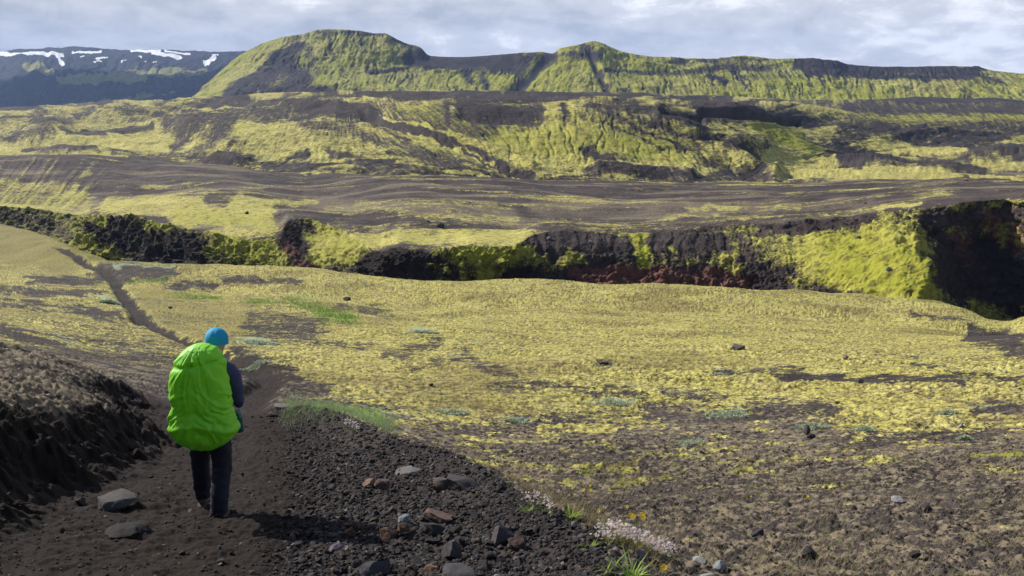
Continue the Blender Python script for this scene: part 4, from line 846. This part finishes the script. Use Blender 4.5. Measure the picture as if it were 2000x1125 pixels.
    for i, (a, b_, w_, h_, l_) in enumerate(sh):
        c = on(G, a, b_); k = depth(c)/F; W = w_*k/2; D = W*.8; H = max(h_*k*.5, .06); n = 900
        q = r.rand(n)**.5; th = r.uniform(0, 6.28, n); lob = 1+.25*np.sin(th*3+i)+.15*np.sin(th*7+i*2)
        X = c.x+q*np.cos(th)*W*lob; Y = c.y+q*np.sin(th)*D*lob; Z = gz(X, Y)+H*(1-q**2)*r.uniform(.3, 1, n)
        ls = max(.012, 1.6*k); T = np.array([(.34, .40, .28), (.46, .52, .38), (.24, .31, .18), (.36, .40, .24)])[r.randint(0, 4, n)]*r.uniform(.7, 1.15, n)[:, None]
        co, f, t = blades(X, Y, Z, np.full(n, ls*1.8)*r.uniform(.6, 1.4, n), r.uniform(.3, 1.2, n), r.uniform(0, 6.28, n), np.full(n, ls), T)
        o = new_obj('dwarf_shrub', mesh_np('dwarf_shrub', co-np.array(c), f, False, t), M_LEAF); o.location = c; tag(o, l_, 'shrub', 'silvery dwarf shrubs')
    # leafy tufts, flower cushions, yellow flowers
    def leafy(a, b_, n, h, label, nm='leafy_plant', tones=((.22, .34, .05), (.32, .42, .08), (.14, .24, .04))):
        c = on(G, a, b_); X = c.x+r.randn(n)*.02; Y = c.y+r.randn(n)*.02; T = np.array(tones)[r.randint(0, len(tones), n)]
        co, f, t = blades(X, Y, gz(X, Y), r.uniform(h*.5, h, n), r.uniform(.2, 1.1, n), r.uniform(0, 6.28, n), np.full(n, .010), T)
        o = new_obj(nm, mesh_np(nm, co-np.array(c), f, False, t), M_LEAF); o.location = c; tag(o, label, 'plant', 'green leafy tufts'); return o
    leafy(1117, 1016, 22, .11, 'bright green leafy tuft between the two flower clumps')
    leafy(1236, 1128, 34, .13, 'bright green leaves at the bottom edge under the big flower clump')
    leafy(1190, 1120, 12, .12, 'thin green leaves at the bottom edge, left of the brighter leaves')
    leafy(1178, 1036, 12, .07, 'small dark green tuft just above the big flower clump', tones=((.08, .15, .03), (.12, .2, .03)))
    leafy(1152, 1072, 16, .07, 'yellowish green tuft at the left end of the big flower clump')
    petal = (( .62, .50, .50), (.72, .64, .62), (.55, .40, .42), (.78, .74, .70))
    def cushion(outline, label, n, green=.6, white=False):
        root = bpy.data.objects.new('flowering_plant', None); COL.objects.link(root); c = on(G, *outline[len(outline)//2][:2]); root.location = c
        tag(root, label, 'flowering plant', 'pink and white flower clumps')
        X = []; Y = []; seg = r.randint(0, len(outline)-1, n) if len(outline) > 1 else np.zeros(n, int)
        pts = np.array([tuple(on(G, p[0], p[1]))[:2]+(p[2],) for p in outline]); t = r.rand(n)
        q = pts[seg]+(pts[np.minimum(seg+1, len(pts)-1)]-pts[seg])*t[:, None]; kk = depth(c)/F
        X = q[:, 0]+r.randn(n)*q[:, 2]*kk*.5; Y = q[:, 1]+r.randn(n)*q[:, 2]*kk*.9; gz_ = gz(X, Y); H = r.uniform(.03, .15, n)
        nl = n*2; Xl = np.repeat(X, 2)+r.randn(nl)*.012; Yl = np.repeat(Y, 2)+r.randn(nl)*.012
        co, f, tt = blades(Xl, Yl, gz(Xl, Yl), r.uniform(.02, .07, nl), r.uniform(.1, .8, nl), r.uniform(0, 6.28, nl), np.full(nl, .006), np.array([(.13, .17, .04), (.20, .24, .06), (.10, .11, .04)])[r.randint(0, 3, nl)])
        new_obj('foliage', mesh_np('foliage', co-np.array(c), f, False, tt), M_LEAF, root)
        co = []; f = []; tt = []
        for i in range(n):                                     # each head: a little dome of five-petalled blossoms
            for j in range(3):
                cx, cy, cz = X[i]+r.randn()*.006, Y[i]+r.randn()*.006, gz_[i]+H[i]+r.uniform(0, .008); s = r.uniform(.005, .010); a0 = r.uniform(0, 6.28); tx, ty = r.randn(2)*.5; tone = petal[3] if white else petal[r.randint(4)]
                for p in range(5):
                    an = a0+p*1.2566; b0 = len(co)
                    for rr, da in ((.15, 0), (.8, .42), (1.05, 0), (.8, -.42)):
                        ex, ey = math.cos(an+da)*s*rr, math.sin(an+da)*s*rr; co.append((cx+ex-c.x, cy+ey-c.y, cz+ex*tx+ey*ty+.002*rr-c.z)); tt.append(tone)
                    f.append((b0, b0+1, b0+2, b0+3))
        o = new_obj('blossoms', mesh_np('blossoms', co, f, False, np.array(tt)), M_PETAL, root); o['kind'] = 'stuff'
        return root
    global M_PETAL
    M_PETAL = tone_mat('petal', .6, 200., .1, 0, .35)
    cushion([(1172, 1060, 14), (1200, 1056, 20), (1230, 1062, 24), (1258, 1072, 20), (1285, 1084, 12), (1312, 1094, 7)], 'long clump of pink-white flowers spilling over the rubble edge at the bottom', 430)
    cushion([(1022, 990, 6), (1045, 986, 8), (1070, 998, 6), (1076, 1010, 4)], 'small clump of pink-white flowers with green leaves, left of the leafy tuft', 70)
    cushion([(672, 836, 5), (688, 838, 6), (702, 843, 4)], 'white flower cushion at the rubble edge below the green grass', 70, white=True)
    leafy(1030, 1000, 14, .08, 'bright green leaves in front of the small flower clump')
    ym = tone_mat('yellow_petal', .6, 200., .1, 0, .3)
    for a, b_, gx, gy, s, nh, l_ in [(1140, 956, 1138, 978, .9, 2, 'pair of yellow flowers, highest up the slope'), (1153, 949, 1153, 968, .8, 1, 'single yellow flower just right of the highest pair'), (1169, 997, 1170, 1010, 1.1, 1, 'single orange-yellow flower right of the bright leafy tuft'), (1225, 989, 1228, 1012, .8, 1, 'small yellow flower above the big yellow cluster'),
            (1243, 1012, 1240, 1040, 1.25, 5, 'cluster of five large yellow flowers above the pink clump'), (1297, 1109, 1294, 1126, 1.2, 1, 'orange-yellow flower at the bottom edge below the pink clump'), (1577, 968, 1577, 984, .8, 1, 'lone yellow flower far out on the dark slope'), (1466, 968, 1466, 974, .55, 1, 'tiny yellow-green flower, left one on the dark slope'), (1484, 967, 1484, 973, .55, 1, 'tiny yellow-green flower, right one on the dark slope')]:
        g = on(G, gx, gy); root = bpy.data.objects.new('yellow_flower', None); COL.objects.link(root); root.location = g; tag(root, l_, 'flower', 'yellow flowers')
        top = at(a, b_, g.y)-g; kk = depth(g)/F
        for h in range(nh):
            off = Vector(((r.uniform(-14, 16)*kk) if nh > 2 else (h*13*kk), r.uniform(-.02, .02), (r.uniform(-14, 10)*kk) if nh > 2 else -h*2*kk)); e = top+off
            bm = bmesh.new(); n_ = 5; prev = None
            for i in range(n_+1):
                t = i/n_; c = Vector((e.x*t*t, e.y*t, e.z*t)); ring = [bm.verts.new(c+Vector((math.cos(q)*.0016, math.sin(q)*.0016, 0))) for q in (0, 2.09, 4.19)]
                if prev:
                    for q in range(3): bm.faces.new((prev[q], prev[(q+1) % 3], ring[(q+1) % 3], ring[q]))
                prev = ring
            me = bpy.data.meshes.new('stem'); bm.to_mesh(me); bm.free(); aa = me.attributes.new('tone', 'FLOAT_COLOR', 'POINT'); aa.data.foreach_set('color', [.13, .16, .04, 1]*len(me.vertices)); new_obj('stem', me, M_LEAF, root)
            co = []; f = []; tt = []; s_ = s*.020; tl = Vector((r.uniform(-.6, .2), -.8, .8)).normalized(); q = tl.to_track_quat('Z', 'Y')
            for layer, (rad, cnt, up) in enumerate(((1, 13, .12), (.72, 11, .3))):
                for p in range(cnt):
                    an = p*6.283/cnt+layer*.2; b0 = len(co)
                    for rr, da, zz in ((.12, 0, 0), (.6, .17, .1), (1, .1, up), (1, -.1, up), (.6, -.17, .1)):
                        co.append(tuple(e+q@Vector((math.cos(an+da)*rr*rad*s_, math.sin(an+da)*rr*rad*s_, zz*s_)))); tt.append((.88, .68, .02) if layer == 0 else (.88, .58, .01))
                    f.append(tuple(range(b0, b0+5)))
            new_obj('flower_head', mesh_np('flower_head', co, f, False, np.array(tt)), ym, root)
plants()
# ================================================================== the hikers
def simple_mat(name, col, rough=.8, translucent=0, bump=0, bscale=60, var=.15):
    m, nt, bs = nt_new(name); b = NB(nt)
    tc_ = nt.nodes.new('ShaderNodeTexCoord').outputs['Object']
    nf = b.noise(bscale, 4, .6, vec=tc_); c = b.mix(nf, tuple(v*(1-var) for v in col), tuple(min(1, v*(1+var)) for v in col))
    nt.links.new(c, bs.inputs['Base Color']); bs.inputs['Roughness'].default_value = rough
    if bump: nt.links.new(b.bump(nf, .6, bump), bs.inputs['Normal'])
    if translucent:
        tr = nt.nodes.new('ShaderNodeBsdfTranslucent'); mx = nt.nodes.new('ShaderNodeMixShader'); mx.inputs[0].default_value = translucent
        nt.links.new(c, tr.inputs[0]); nt.links.new(bs.outputs[0], mx.inputs[1]); nt.links.new(tr.outputs[0], mx.inputs[2]); nt.links.new(mx.outputs[0], nt.nodes['Material Output'].inputs[0])
    return m
def skin(name, joints, edges, root=0, sub=2, fold=0, fscale=9, sx=1.0):
    me = bpy.data.meshes.new(name+'_rig'); me.from_pydata([j[:3] for j in joints], edges, [])
    o = bpy.data.objects.new(name+'_rig', me); COL.objects.link(o)
    md = o.modifiers.new('s', 'SKIN'); md.use_smooth_shade = True; md.branch_smoothing = .6
    for i, j in enumerate(joints):
        v = me.skin_vertices[0].data[i]; r = j[3]; v.radius = (r*(j[4] if len(j) > 4 else 1), r); v.use_root = (i == root)
    o.modifiers.new('d', 'SUBSURF').levels = sub; o.modifiers['d'].render_levels = sub
    dg = bpy.context.evaluated_depsgraph_get(); dg.update(); out = bpy.data.meshes.new_from_object(o.evaluated_get(dg))
    bpy.data.objects.remove(o); bpy.data.meshes.remove(me); out.name = name
    if fold:
        n = len(out.vertices); c = np.empty(n*3, np.float32); out.vertices.foreach_get('co', c); c = c.reshape(-1, 3); nn = np.empty(n*3, np.float32); out.vertices.foreach_get('normal', nn); nn = nn.reshape(-1, 3)
        d = fbm3(c[:, 0]*fscale, c[:, 1]*fscale, c[:, 2]*fscale*1.9, 3, 7); c = c+nn*(fold*np.abs(d)*2.2-fold*.4)[:, None]; out.vertices.foreach_set('co', c.ravel().astype(np.float32)); out.update()
    out.polygons.foreach_set('use_smooth', np.ones(len(out.polygons), bool))
    return out
# joints: x right, y ahead (away from the photographer), z up, radius
HEAD_X = .07
def hand_chain(J, E, wrist, direction, side, palm_dir):
    """palm and five curled fingers hanging on a wrist joint"""
    d = Vector(direction).normalized(); s = Vector(side).normalized(); p = Vector(palm_dir).normalized(); W = Vector(J[wrist][:3])
    J.append((*(W+d*.045), .026, 1.25)); k = len(J)-1; E.append((wrist, k)); J.append((*(W+d*.085), .021, 1.5)); k2 = len(J)-1; E.append((k, k2))
    for i, (o_, L) in enumerate(((-.030, .062), (-.010, .072), (.010, .068), (.030, .052))):
        a = W+d*.088+s*o_; q = k2
        for f_, dn in ((.0, .0), (.42, .18), (.75, .55), (.85, .95)):
            pt = a+d*L*f_+p*L*dn; J.append((*pt, .0085 if f_ < .8 else .007)); E.append((q, len(J)-1)); q = len(J)-1
    a = W+d*.03-s*.03; q = k
    for st, dn in ((.3, .0), (.65, .35), (.9, .8)):
        pt = a-s*.035*st+d*.045*st+p*.04*dn; J.append((*pt, .010)); E.append((q, len(J)-1)); q = len(J)-1
def make_person():
    J = [(0.01, .02, .95, .125, 1.15), (0.015, .045, 1.10, .115, 1.12), (.03, .075, 1.28, .130, 1.2), (.045, .095, 1.43, .105, 1.35), (.06, .12, 1.52, .052), (HEAD_X, .15, 1.60, .072), (HEAD_X+.003, .155, 1.68, .078), (HEAD_X, .16, 1.735, .055)]
    E = [(0, 1), (1, 2), (2, 3), (3, 4), (4, 5), (5, 6), (6, 7)]
    leg = {}
    for s, nm in ((-1, 'l'), (1, 'r')):
        ax = -.128 if s < 0 else .125; yk = .10 if s < 0 else -.01; yf = .16 if s < 0 else -.12; zf = .0 if s < 0 else .0
        b0 = len(J); J += [(s*.085+.01, .02, .88, .088), (s*.098+.005, yk*.6+.03, .68, .072), (ax, yk+.02, .50, .056), (ax, (yk+yf)/2, .34, .052), (ax, yf, .12, .038), (ax, yf+.02, .045, .036), (ax+s*.012, yf+.15, .03, .03)]
        E += [(0, b0)]+[(b0+i, b0+i+1) for i in range(6)]; leg[nm] = b0
    arm = {}
    for s in (-1, 1):
        b0 = len(J); J += [(.045+s*.155, .085, 1.425, .062), (.045+s*.205, .07, 1.30, .050), (.045+s*.228, .05, 1.14, .042), (.045+s*.20, .17, 1.08, .038), (.045+s*.15, .27, 1.10, .029)]
        E += [(3, b0)]+[(b0+i, b0+i+1) for i in range(4)]; arm[s] = b0
        hand_chain(J, E, b0+4, (-s*.45, .75, .35), (s*.2, .25, -1), (-s, -.4, 0))
    body = skin('person', J, E, 0, 2)
    # face: nose, brow, chin, ears on the far side of the head
    bm = bmesh.new(); bm.from_mesh(body)
    for v in bm.verts:
        x, y, z = v.co.x-HEAD_X, v.co.y-.155, v.co.z
        if z > 1.52 and y > .04:
            v.co.y += .022*math.exp(-(x/.014)**2-((z-1.635)/.022)**2)+.012*math.exp(-(x/.03)**2-((z-1.575)/.014)**2)+.008*math.exp(-(x/.05)**2-((z-1.68)/.012)**2)
            v.co.y -= .010*(math.exp(-((abs(x)-.032)/.014)**2-((z-1.66)/.012)**2))+.005*math.exp(-(x/.024)**2-((z-1.598)/.005)**2)
        if z > 1.6 and abs(y) < .02: v.co.x += math.copysign(.010*math.exp(-((z-1.64)/.02)**2), x)
    bm.to_mesh(body); bm.free()
    root = new_obj('person', body, simple_mat('skin', (.45, .27, .20), .6))
    # jacket
    K = [(0.012, .03, .965, .145, 1.18), (0.015, .045, 1.10, .135, 1.12), (.03, .075, 1.28, .145, 1.2), (.045, .095, 1.44, .118, 1.35), (.058, .115, 1.50, .068)]; E2 = [(0, 1), (1, 2), (2, 3), (3, 4)]
    for s in (-1, 1):
        b0 = len(K); K += [(.045+s*.155, .085, 1.43, .076), (.045+s*.212, .07, 1.30, .066), (.045+s*.236, .045, 1.14, .056), (.045+s*.222, .09, 1.085, .052), (.045+s*.19, .19, 1.085, .044), (.045+s*.158, .255, 1.098, .037)]
        E2 += [(3, b0)]+[(b0+i, b0+i+1) for i in range(5)]
    new_obj('jacket', skin('jacket', K, E2, 0, 3, .010, 8), simple_mat('jacket', (.030, .034, .105), .75, bump=.004), root)
    # trousers
    T = [(0.01, .02, .965, .135, 1.2)]; E3 = []
    for s in (-1, 1):
        ax = -.128 if s < 0 else .125; yk = .10 if s < 0 else -.01; yf = .16 if s < 0 else -.12
        b0 = len(T); T += [(s*.095+.01, .02, .86, .122), (s*.104+.004, yk*.6+.03, .68, .108), (ax, yk+.02, .50, .093), (ax, (yk+yf)/2, .33, .088), (ax, yf+.005, .20, .084), (ax, yf, .10, .084), (ax, yf, .075, .082)]
        E3 += [(0, b0)]+[(b0+i, b0+i+1) for i in range(6)]
    new_obj('trousers', skin('trousers', T, E3, 0, 3, .014, 9), simple_mat('trousers', (.008, .009, .022), .8, bump=.004), root)
    # boots
    bmat = simple_mat('boot', (.13, .11, .09), .8, bump=.004); smat = simple_mat('sole', (.05, .045, .042), .9)
    for s in (-1, 1):
        ax = -.128 if s < 0 else .125; yf = .16 if s < 0 else -.12
        B = [(ax, yf-.02, .17, .056), (ax, yf-.025, .10, .054), (ax, yf-.02, .055, .052, 1.0), (ax+s*.006, yf+.06, .052, .050, .95), (ax+s*.012, yf+.14, .045, .044, .85), (ax+s*.014, yf+.19, .042, .034, .8)]
        bt = new_obj('boot', skin('boot', B, [(i, i+1) for i in range(5)], 0, 2, .003, 30), bmat, root)
        bm = bmesh.new(); n = 28; rings = []
        for zz, g in ((0.0, .95), (.012, 1.02), (.028, 1.0), (.030, .9)):
            ring = []
            for i in range(n):
                a = i/n*6.283; yy = math.sin(a); w_ = .047*(1-.14*(yy+.2)) if yy > -.2 else .044
                lug = 1+(.05 if (i % 2 and zz < .02) else 0)
                ring.append(bm.verts.new((ax+s*.008+math.cos(a)*w_*g*lug, yf+.065+yy*.148*g, zz)))
            rings.append(ring)
        for a_, b_ in zip(rings[:-1], rings[1:]):
            for i in range(n): bm.faces.new((a_[i], a_[(i+1) % n], b_[(i+1) % n], b_[i]))
        bm.faces.new(rings[0][::-1]); bm.faces.new(rings[-1])
        me = bpy.data.meshes.new('sole'); bm.to_mesh(me); bm.free(); new_obj('sole', me, smat, bt)
    # hat: thin knitted beanie with a gathered crown
    bm = bmesh.new(); rings = []; n = 64; R = 22
    for i in range(R+1):
        t = i/R; a = t*1.95; ring = []
        for j in range(n):
            th = j/n*6.283; fold_ = 1+.034*math.sin(th*6+1.3*math.sin(t*4))*math.sin(min(1, t*1.6)*3.14)+.022*math.sin(th*11+2)*(1-t)
            rad = math.sin(min(a, 1.65))*fold_*(1 if a < 1.65 else 1-.02*(a-1.65)); zz = math.cos(a)
            ring.append(bm.verts.new((HEAD_X+.100*rad*math.cos(th), .152+.112*rad*math.sin(th), 1.672+.112*zz-.02*math.sin(th)*t)))
        rings.append(ring)
    for a_, b_ in zip(rings[:-1], rings[1:]):
        for j in range(n): bm.faces.new((a_[j], b_[j], b_[(j+1) % n], a_[(j+1) % n]))
    bmesh.ops.remove_doubles(bm, verts=bm.verts, dist=.0004); bmesh.ops.recalc_face_normals(bm, faces=bm.faces)
    me = bpy.data.meshes.new('beanie'); bm.to_mesh(me); bm.free()
    for p in me.polygons: p.use_smooth = True
    new_obj('beanie', me, simple_mat('beanie', (.004, .27, .50), .8, bump=.003, bscale=120), root)
    return root
def rain_cover():
    """silhouette of the covered pack: photo row, left edge, right edge -> its true size at the hiker's distance"""
    rows = [(671, 384, 402, .04), (673, 374, 412, .07), (678, 363, 423, .10), (688, 354, 432, .13), (702, 347, 438, .155), (722, 341, 442.5, .17), (748, 337.5, 445, .18), (768, 336.5, 449, .185), (784, 337, 452, .19), (797, 334, 455, .195), (808, 332, 458, .20), (822, 332, 461, .205), (836, 335, 463.5, .20), (848, 341, 461, .19), (858, 350, 453, .17), (866, 362, 442, .14), (872, 377, 430, .10), (876, 398, 416, .05)]
    Yc = HY-.20; rows = np.array(rows); s = np.linspace(0, 1, 150); ss = np.linspace(0, 1, len(rows)); N = 200; mid_ = (rows[:, 1]+rows[:, 2])/2; rows[:, 1] = mid_+(rows[:, 1]-mid_)*.965; rows[:, 2] = mid_+(rows[:, 2]-mid_)*.965
    py = np.interp(s, ss, rows[:, 0]); xl = smooth_interp(s, ss, rows[:, 1]); xr = smooth_interp(s, ss, rows[:, 2]); dp = smooth_interp(s, ss, rows[:, 3])
    th = np.linspace(0, 2*np.pi, N, endpoint=False); co = []
    ul, w_ = ray(xl, py); ur, _ = ray(xr, py); yc = Yc-.0-.02*np.sin(s*3.14); zc = w_*yc; cx = (ul+ur)/2*yc; hw = (ur-ul)/2*yc
    S, TH = np.meshgrid(s, th, indexing='ij'); c = np.cos(TH); sn = np.sin(TH); e = 2/2.5
    x = cx[:, None]+hw[:, None]*np.sign(c)*np.abs(c)**e; y = yc[:, None]+dp[:, None]*np.sign(sn)*np.abs(sn)**e*np.where(sn < 0, 1.0, .55); z = np.broadcast_to(zc[:, None], x.shape)+.06*(y-yc[:, None])*sst(.5, 0, S)
    # creases: fan from the lid, slack horizontal folds down the sides, gathers at the bottom
    a = (x-cx[:, None])/.3; zz = (z-zc.min())/(zc.max()-zc.min())
    wv = .35*fbm3(x*5, y*5, z*5, 3, 11)
    fan = ridge(np.arctan2(a+.1, np.maximum(1.08-zz, .05))*3.2+wv*1.2, zz*1.2, 2, 61)*sst(.25, .75, zz)*sst(1.02, .9, zz)
    hor = ridge(a*.9+wv, zz*7.5+a*np.sign(a)*2.2+wv*2, 2, 63)*sst(.05, .2, zz)*sst(.85, .45, zz)
    dia = ridge((a*1.5-zz*2.2)*1.6+wv, (a+zz)*.8, 2, 65)
    sag = np.exp(-((zz-.30+.10*a*a)/.035)**2)-.6*np.exp(-((zz-.41)/.03)**2)
    fine = fbm3(x*16, y*16, z*26, 3, 13)
    lid = np.exp(-((zz-.84-.05*a)/.02)**2)
    d = .030*fan+.022*hor+.015*dia+.020*sag+.003*fine-.022*lid+.004*ridge(a*4+wv*2, zz*9+wv*3, 2, 67)
    edge_ = sst(0, .04, S)*sst(1, .96, S); d = (d-.016)*edge_
    nx, ny = c*hw[:, None], sn*dp[:, None]; l = np.hypot(nx, ny)+1e-6; X = x+nx/l*d; Y = y+ny/l*d
    co = np.stack([X, Y, z], -1).reshape(-1, 3); R = len(s); idx = np.arange(R*N).reshape(R, N)
    q = np.stack([idx[:-1], np.roll(idx[:-1], -1, 1), np.roll(idx[1:], -1, 1), idx[1:]], -1).reshape(-1, 4)
    org = np.array([HP.x, HP.y, HP.z]); co = co-org
    bm = bmesh.new(); vs = [bm.verts.new(v) for v in co]
    for f in q: bm.faces.new([vs[k] for k in f])
    bm.faces.new([vs[k] for k in idx[0]]); bm.faces.new([vs[k] for k in idx[-1][::-1]])
    bmesh.ops.recalc_face_normals(bm, faces=bm.faces); me = bpy.data.meshes.new('rain_cover'); bm.to_mesh(me); bm.free()
    me.polygons.foreach_set('use_smooth', np.ones(len(me.polygons), bool)); return me
def tube_bm(bm, pts, r, n=8, flat=1):
    prev = None
    for i, p in enumerate(pts):
        p = Vector(p); d = (Vector(pts[min(i+1, len(pts)-1)])-Vector(pts[max(i-1, 0)])).normalized(); a = d.orthogonal().normalized(); b_ = d.cross(a)
        ring = [bm.verts.new(p+a*math.cos(k/n*6.283)*r+b_*math.sin(k/n*6.283)*r*flat) for k in range(n)]
        if prev:
            for k in range(n): bm.faces.new((prev[k], prev[(k+1) % n], ring[(k+1) % n], ring[k]))
        prev = ring
def bm_obj(name, bm, mat, parent=None, smooth=True):
    bmesh.ops.recalc_face_normals(bm, faces=bm.faces); me = bpy.data.meshes.new(name); bm.to_mesh(me); bm.free()
    me.polygons.foreach_set('use_smooth', np.full(len(me.polygons), smooth)); return new_obj(name, me, mat, parent)
HP = on(G, 411, 1000); HY = HP.y; HP = Vector((HP.x, HP.y, HP.z))
_fz = [gz(HP.x-.128, HP.y+.15)[0], gz(HP.x+.125, HP.y-.06)[0]]; HP.z = max(_fz)-.015
print('hiker at', HP, _fz)
person = make_person(); person.location = HP; person.rotation_euler.y = math.radians(2.6); tag(person, 'hiker seen from behind in blue beanie, navy jacket and dark trousers walking down the trail', 'person')
def make_pack():
    root = bpy.data.objects.new('backpack', None); COL.objects.link(root)
    new_obj('rain_cover', rain_cover(), simple_mat('rain_cover', (.24, .66, .025), .55, translucent=.22, bump=.0015, bscale=35, var=.06), root)
    blk = simple_mat('strap', (.015, .015, .02), .8)
    for s in (-1, 1):
        bm = bmesh.new(); tube_bm(bm, [(.045+s*.08, -.05, 1.38), (.045+s*.085, .03, 1.52), (.045+s*.095, .13, 1.53), (.045+s*.11, .215, 1.42), (.045+s*.13, .20, 1.25), (.045+s*.17, .10, 1.12), (.045+s*.16, -.05, 1.08)], .022, 8, .35); bm_obj('shoulder_strap', bm, blk, root)
    bm = bmesh.new(); tube_bm(bm, [(.02+.19*math.cos(a), .03+.165*math.sin(a), 1.0) for a in np.linspace(-1.0, 4.14, 26)], .03, 8, .35); bm_obj('hip_belt', bm, blk, root)
    return root
pack = make_pack(); pack.location = HP; tag(pack, 'large backpack in a bright lime green rain cover on the hiker\'s back', 'backpack')
def make_bottle():
    c = at(469, 842, HY-.03); root = bpy.data.objects.new('water_bottle', None); COL.objects.link(root); root.location = c
    def lathe(name, prof, mat):
        bm = bmesh.new(); rings = [[bm.verts.new((math.cos(k/24*6.283)*r, math.sin(k/24*6.283)*r, z)) for k in range(24)] for r, z in prof]
        for a_, b_ in zip(rings[:-1], rings[1:]):
            for k in range(24): bm.faces.new((a_[k], a_[(k+1) % 24], b_[(k+1) % 24], b_[k]))
        bm.faces.new(rings[0][::-1]); bm.faces.new(rings[-1]); return bm_obj(name, bm, mat, root)
    tm = simple_mat('bottle', (.010, .085, .095), .3)
    lathe('bottle_body', [(.028, -.005), (.033, .003), (.034, .05), (.033, .09), (.034, .13), (.033, .145), (.024, .165), (.021, .172)], tm)
    lathe('cap', [(.021, .1725), (.026, .174), (.026, .178), (.025, .200), (.022, .205)], simple_mat('cap', (.10, .22, .25), .4))
    tag(root, 'teal water bottle hanging at the hiker\'s right hip beside the green pack', 'bottle')
make_bottle()
# ================================================================== air
def build_haze():
    bm = bmesh.new(); bmesh.ops.create_cube(bm, size=1)
    for v in bm.verts: v.co = Vector((v.co.x*20000, v.co.y*20000, -560 if v.co.z < 0 else 640))
    me = bpy.data.meshes.new('haze'); bm.to_mesh(me); bm.free()
    o = bpy.data.objects.new('haze', me); COL.objects.link(o); o['kind'] = 'stuff'
    m = bpy.data.materials.new('haze'); m.use_nodes = True; nt = m.node_tree; nt.nodes.clear()
    out = nt.nodes.new('ShaderNodeOutputMaterial'); v = nt.nodes.new('ShaderNodeVolumePrincipled')
    v.inputs['Color'].default_value = (.40, .58, 1, 1); v.inputs['Density'].default_value = 6e-5; v.inputs['Anisotropy'].default_value = .2
    nt.links.new(v.outputs[0], out.inputs['Volume']); me.materials.append(m)
build_haze()

def build_cloud(name, cx, cy, cz, rx, ry, rz, seed):
    c, f = ico(6); n = fbm3(c[:, 0]*2.2+seed, c[:, 1]*2.2, c[:, 2]*2.2, 5, seed)
    c = c*(1+.55*n)[:, None]; c[:, 2] = np.where(c[:, 2] < 0, c[:, 2]*.35, c[:, 2])
    me = mesh_np(name, c*np.array([rx, ry, rz]), f, True); m, nt, bs = nt_new('cloud'); bs.inputs['Base Color'].default_value = (.9, .9, .92, 1); bs.inputs['Roughness'].default_value = 1
    o = new_obj(name, me, m); o.location = (cx, cy, cz); o['kind'] = 'stuff'; o['label'] = 'thick grey-white cloud drifting high over the far left mountain'
build_cloud('cloud', -3900, 5050, 1750, 1900, 900, 260, 3)

# ================================================================== light, sky, camera
SUN_AZ = math.atan2(-0.86, 0.51); SUN_EL = math.radians(36)
sd_ = Vector((math.sin(SUN_AZ)*math.cos(SUN_EL), math.cos(SUN_AZ)*math.cos(SUN_EL), math.sin(SUN_EL)))
sl = bpy.data.lights.new('sun', 'SUN'); sl.energy = 5.0; sl.angle = math.radians(.6); sl.color = (1, .955, .88)
so = bpy.data.objects.new('sun', sl); COL.objects.link(so); so.rotation_euler = sd_.to_track_quat('Z', 'Y').to_euler(); so.location = (-30, 20, 40)
w = bpy.data.worlds.new("World"); sc.world = w; w.use_nodes = True; nt = w.node_tree; nt.nodes.clear()
out = nt.nodes.new('ShaderNodeOutputWorld'); bg = nt.nodes.new('ShaderNodeBackground'); nt.links.new(bg.outputs[0], out.inputs[0]); bg.inputs[1].default_value = .1
sky = nt.nodes.new('ShaderNodeTexSky'); sky.sky_type = 'NISHITA'; sky.sun_disc = False; sky.sun_elevation = SUN_EL; sky.sun_rotation = SUN_AZ
sky.air_density = 1; sky.dust_density = 1.5
b = NB(nt); tc = nt.nodes.new('ShaderNodeTexCoord').outputs['Generated']
def vmap(scale, loc=(0, 0, 0)):
    n = nt.nodes.new('ShaderNodeMapping'); n.inputs['Scale'].default_value = scale; n.inputs['Location'].default_value = loc
    nt.links.new(tc, n.inputs['Vector']); return n.outputs[0]
c1 = b.noise(5.2, 7, .58, vec=vmap((1, 1, 3.6), (3.3, 1.2, .35)), dist=.25)
c2 = b.noise(15., 7, .62, vec=vmap((1, 1, 2.2), (0.7, 5.2, 1.1)), dist=.4)
d = b.m('ADD', b.m('MULTIPLY', c1, .62), b.m('MULTIPLY', c2, .38))
sx = nt.nodes.new('ShaderNodeSeparateXYZ'); nt.links.new(tc, sx.inputs[0])
d = b.m('ADD', d, b.m('MULTIPLY', b.rng(sx.outputs[0], -.2, .5, 0, 1), .045))
cl = b.mix(b.step(d, .38, .55), (3.7, 3.95, 4.45), (5.7, 5.85, 6.2))
cl = b.mix(b.step(d, .53, .64), cl, (9.0, 9.1, 9.3))
cover = b.m('MULTIPLY', b.step(c1, .22, .34), b.step(sx.outputs[2], .55, .16))
col = b.mix(cover, sky.outputs[0], cl)
nt.links.new(col, bg.inputs[0])
cam = bpy.data.cameras.new('camera'); co = bpy.data.objects.new('camera', cam); COL.objects.link(co); sc.camera = co
cam.lens = 36*F/2000; cam.sensor_width = 36; cam.clip_start = .1; cam.clip_end = 60000
co.location = (0, 0, 0); co.rotation_euler = (math.radians(90)-P, 0, 0)
sc.view_settings.view_transform = 'Standard'; sc.view_settings.look = 'None'; sc.view_settings.gamma = 1; sc.view_settings.exposure = .42
sc.cycles.max_bounces = 6
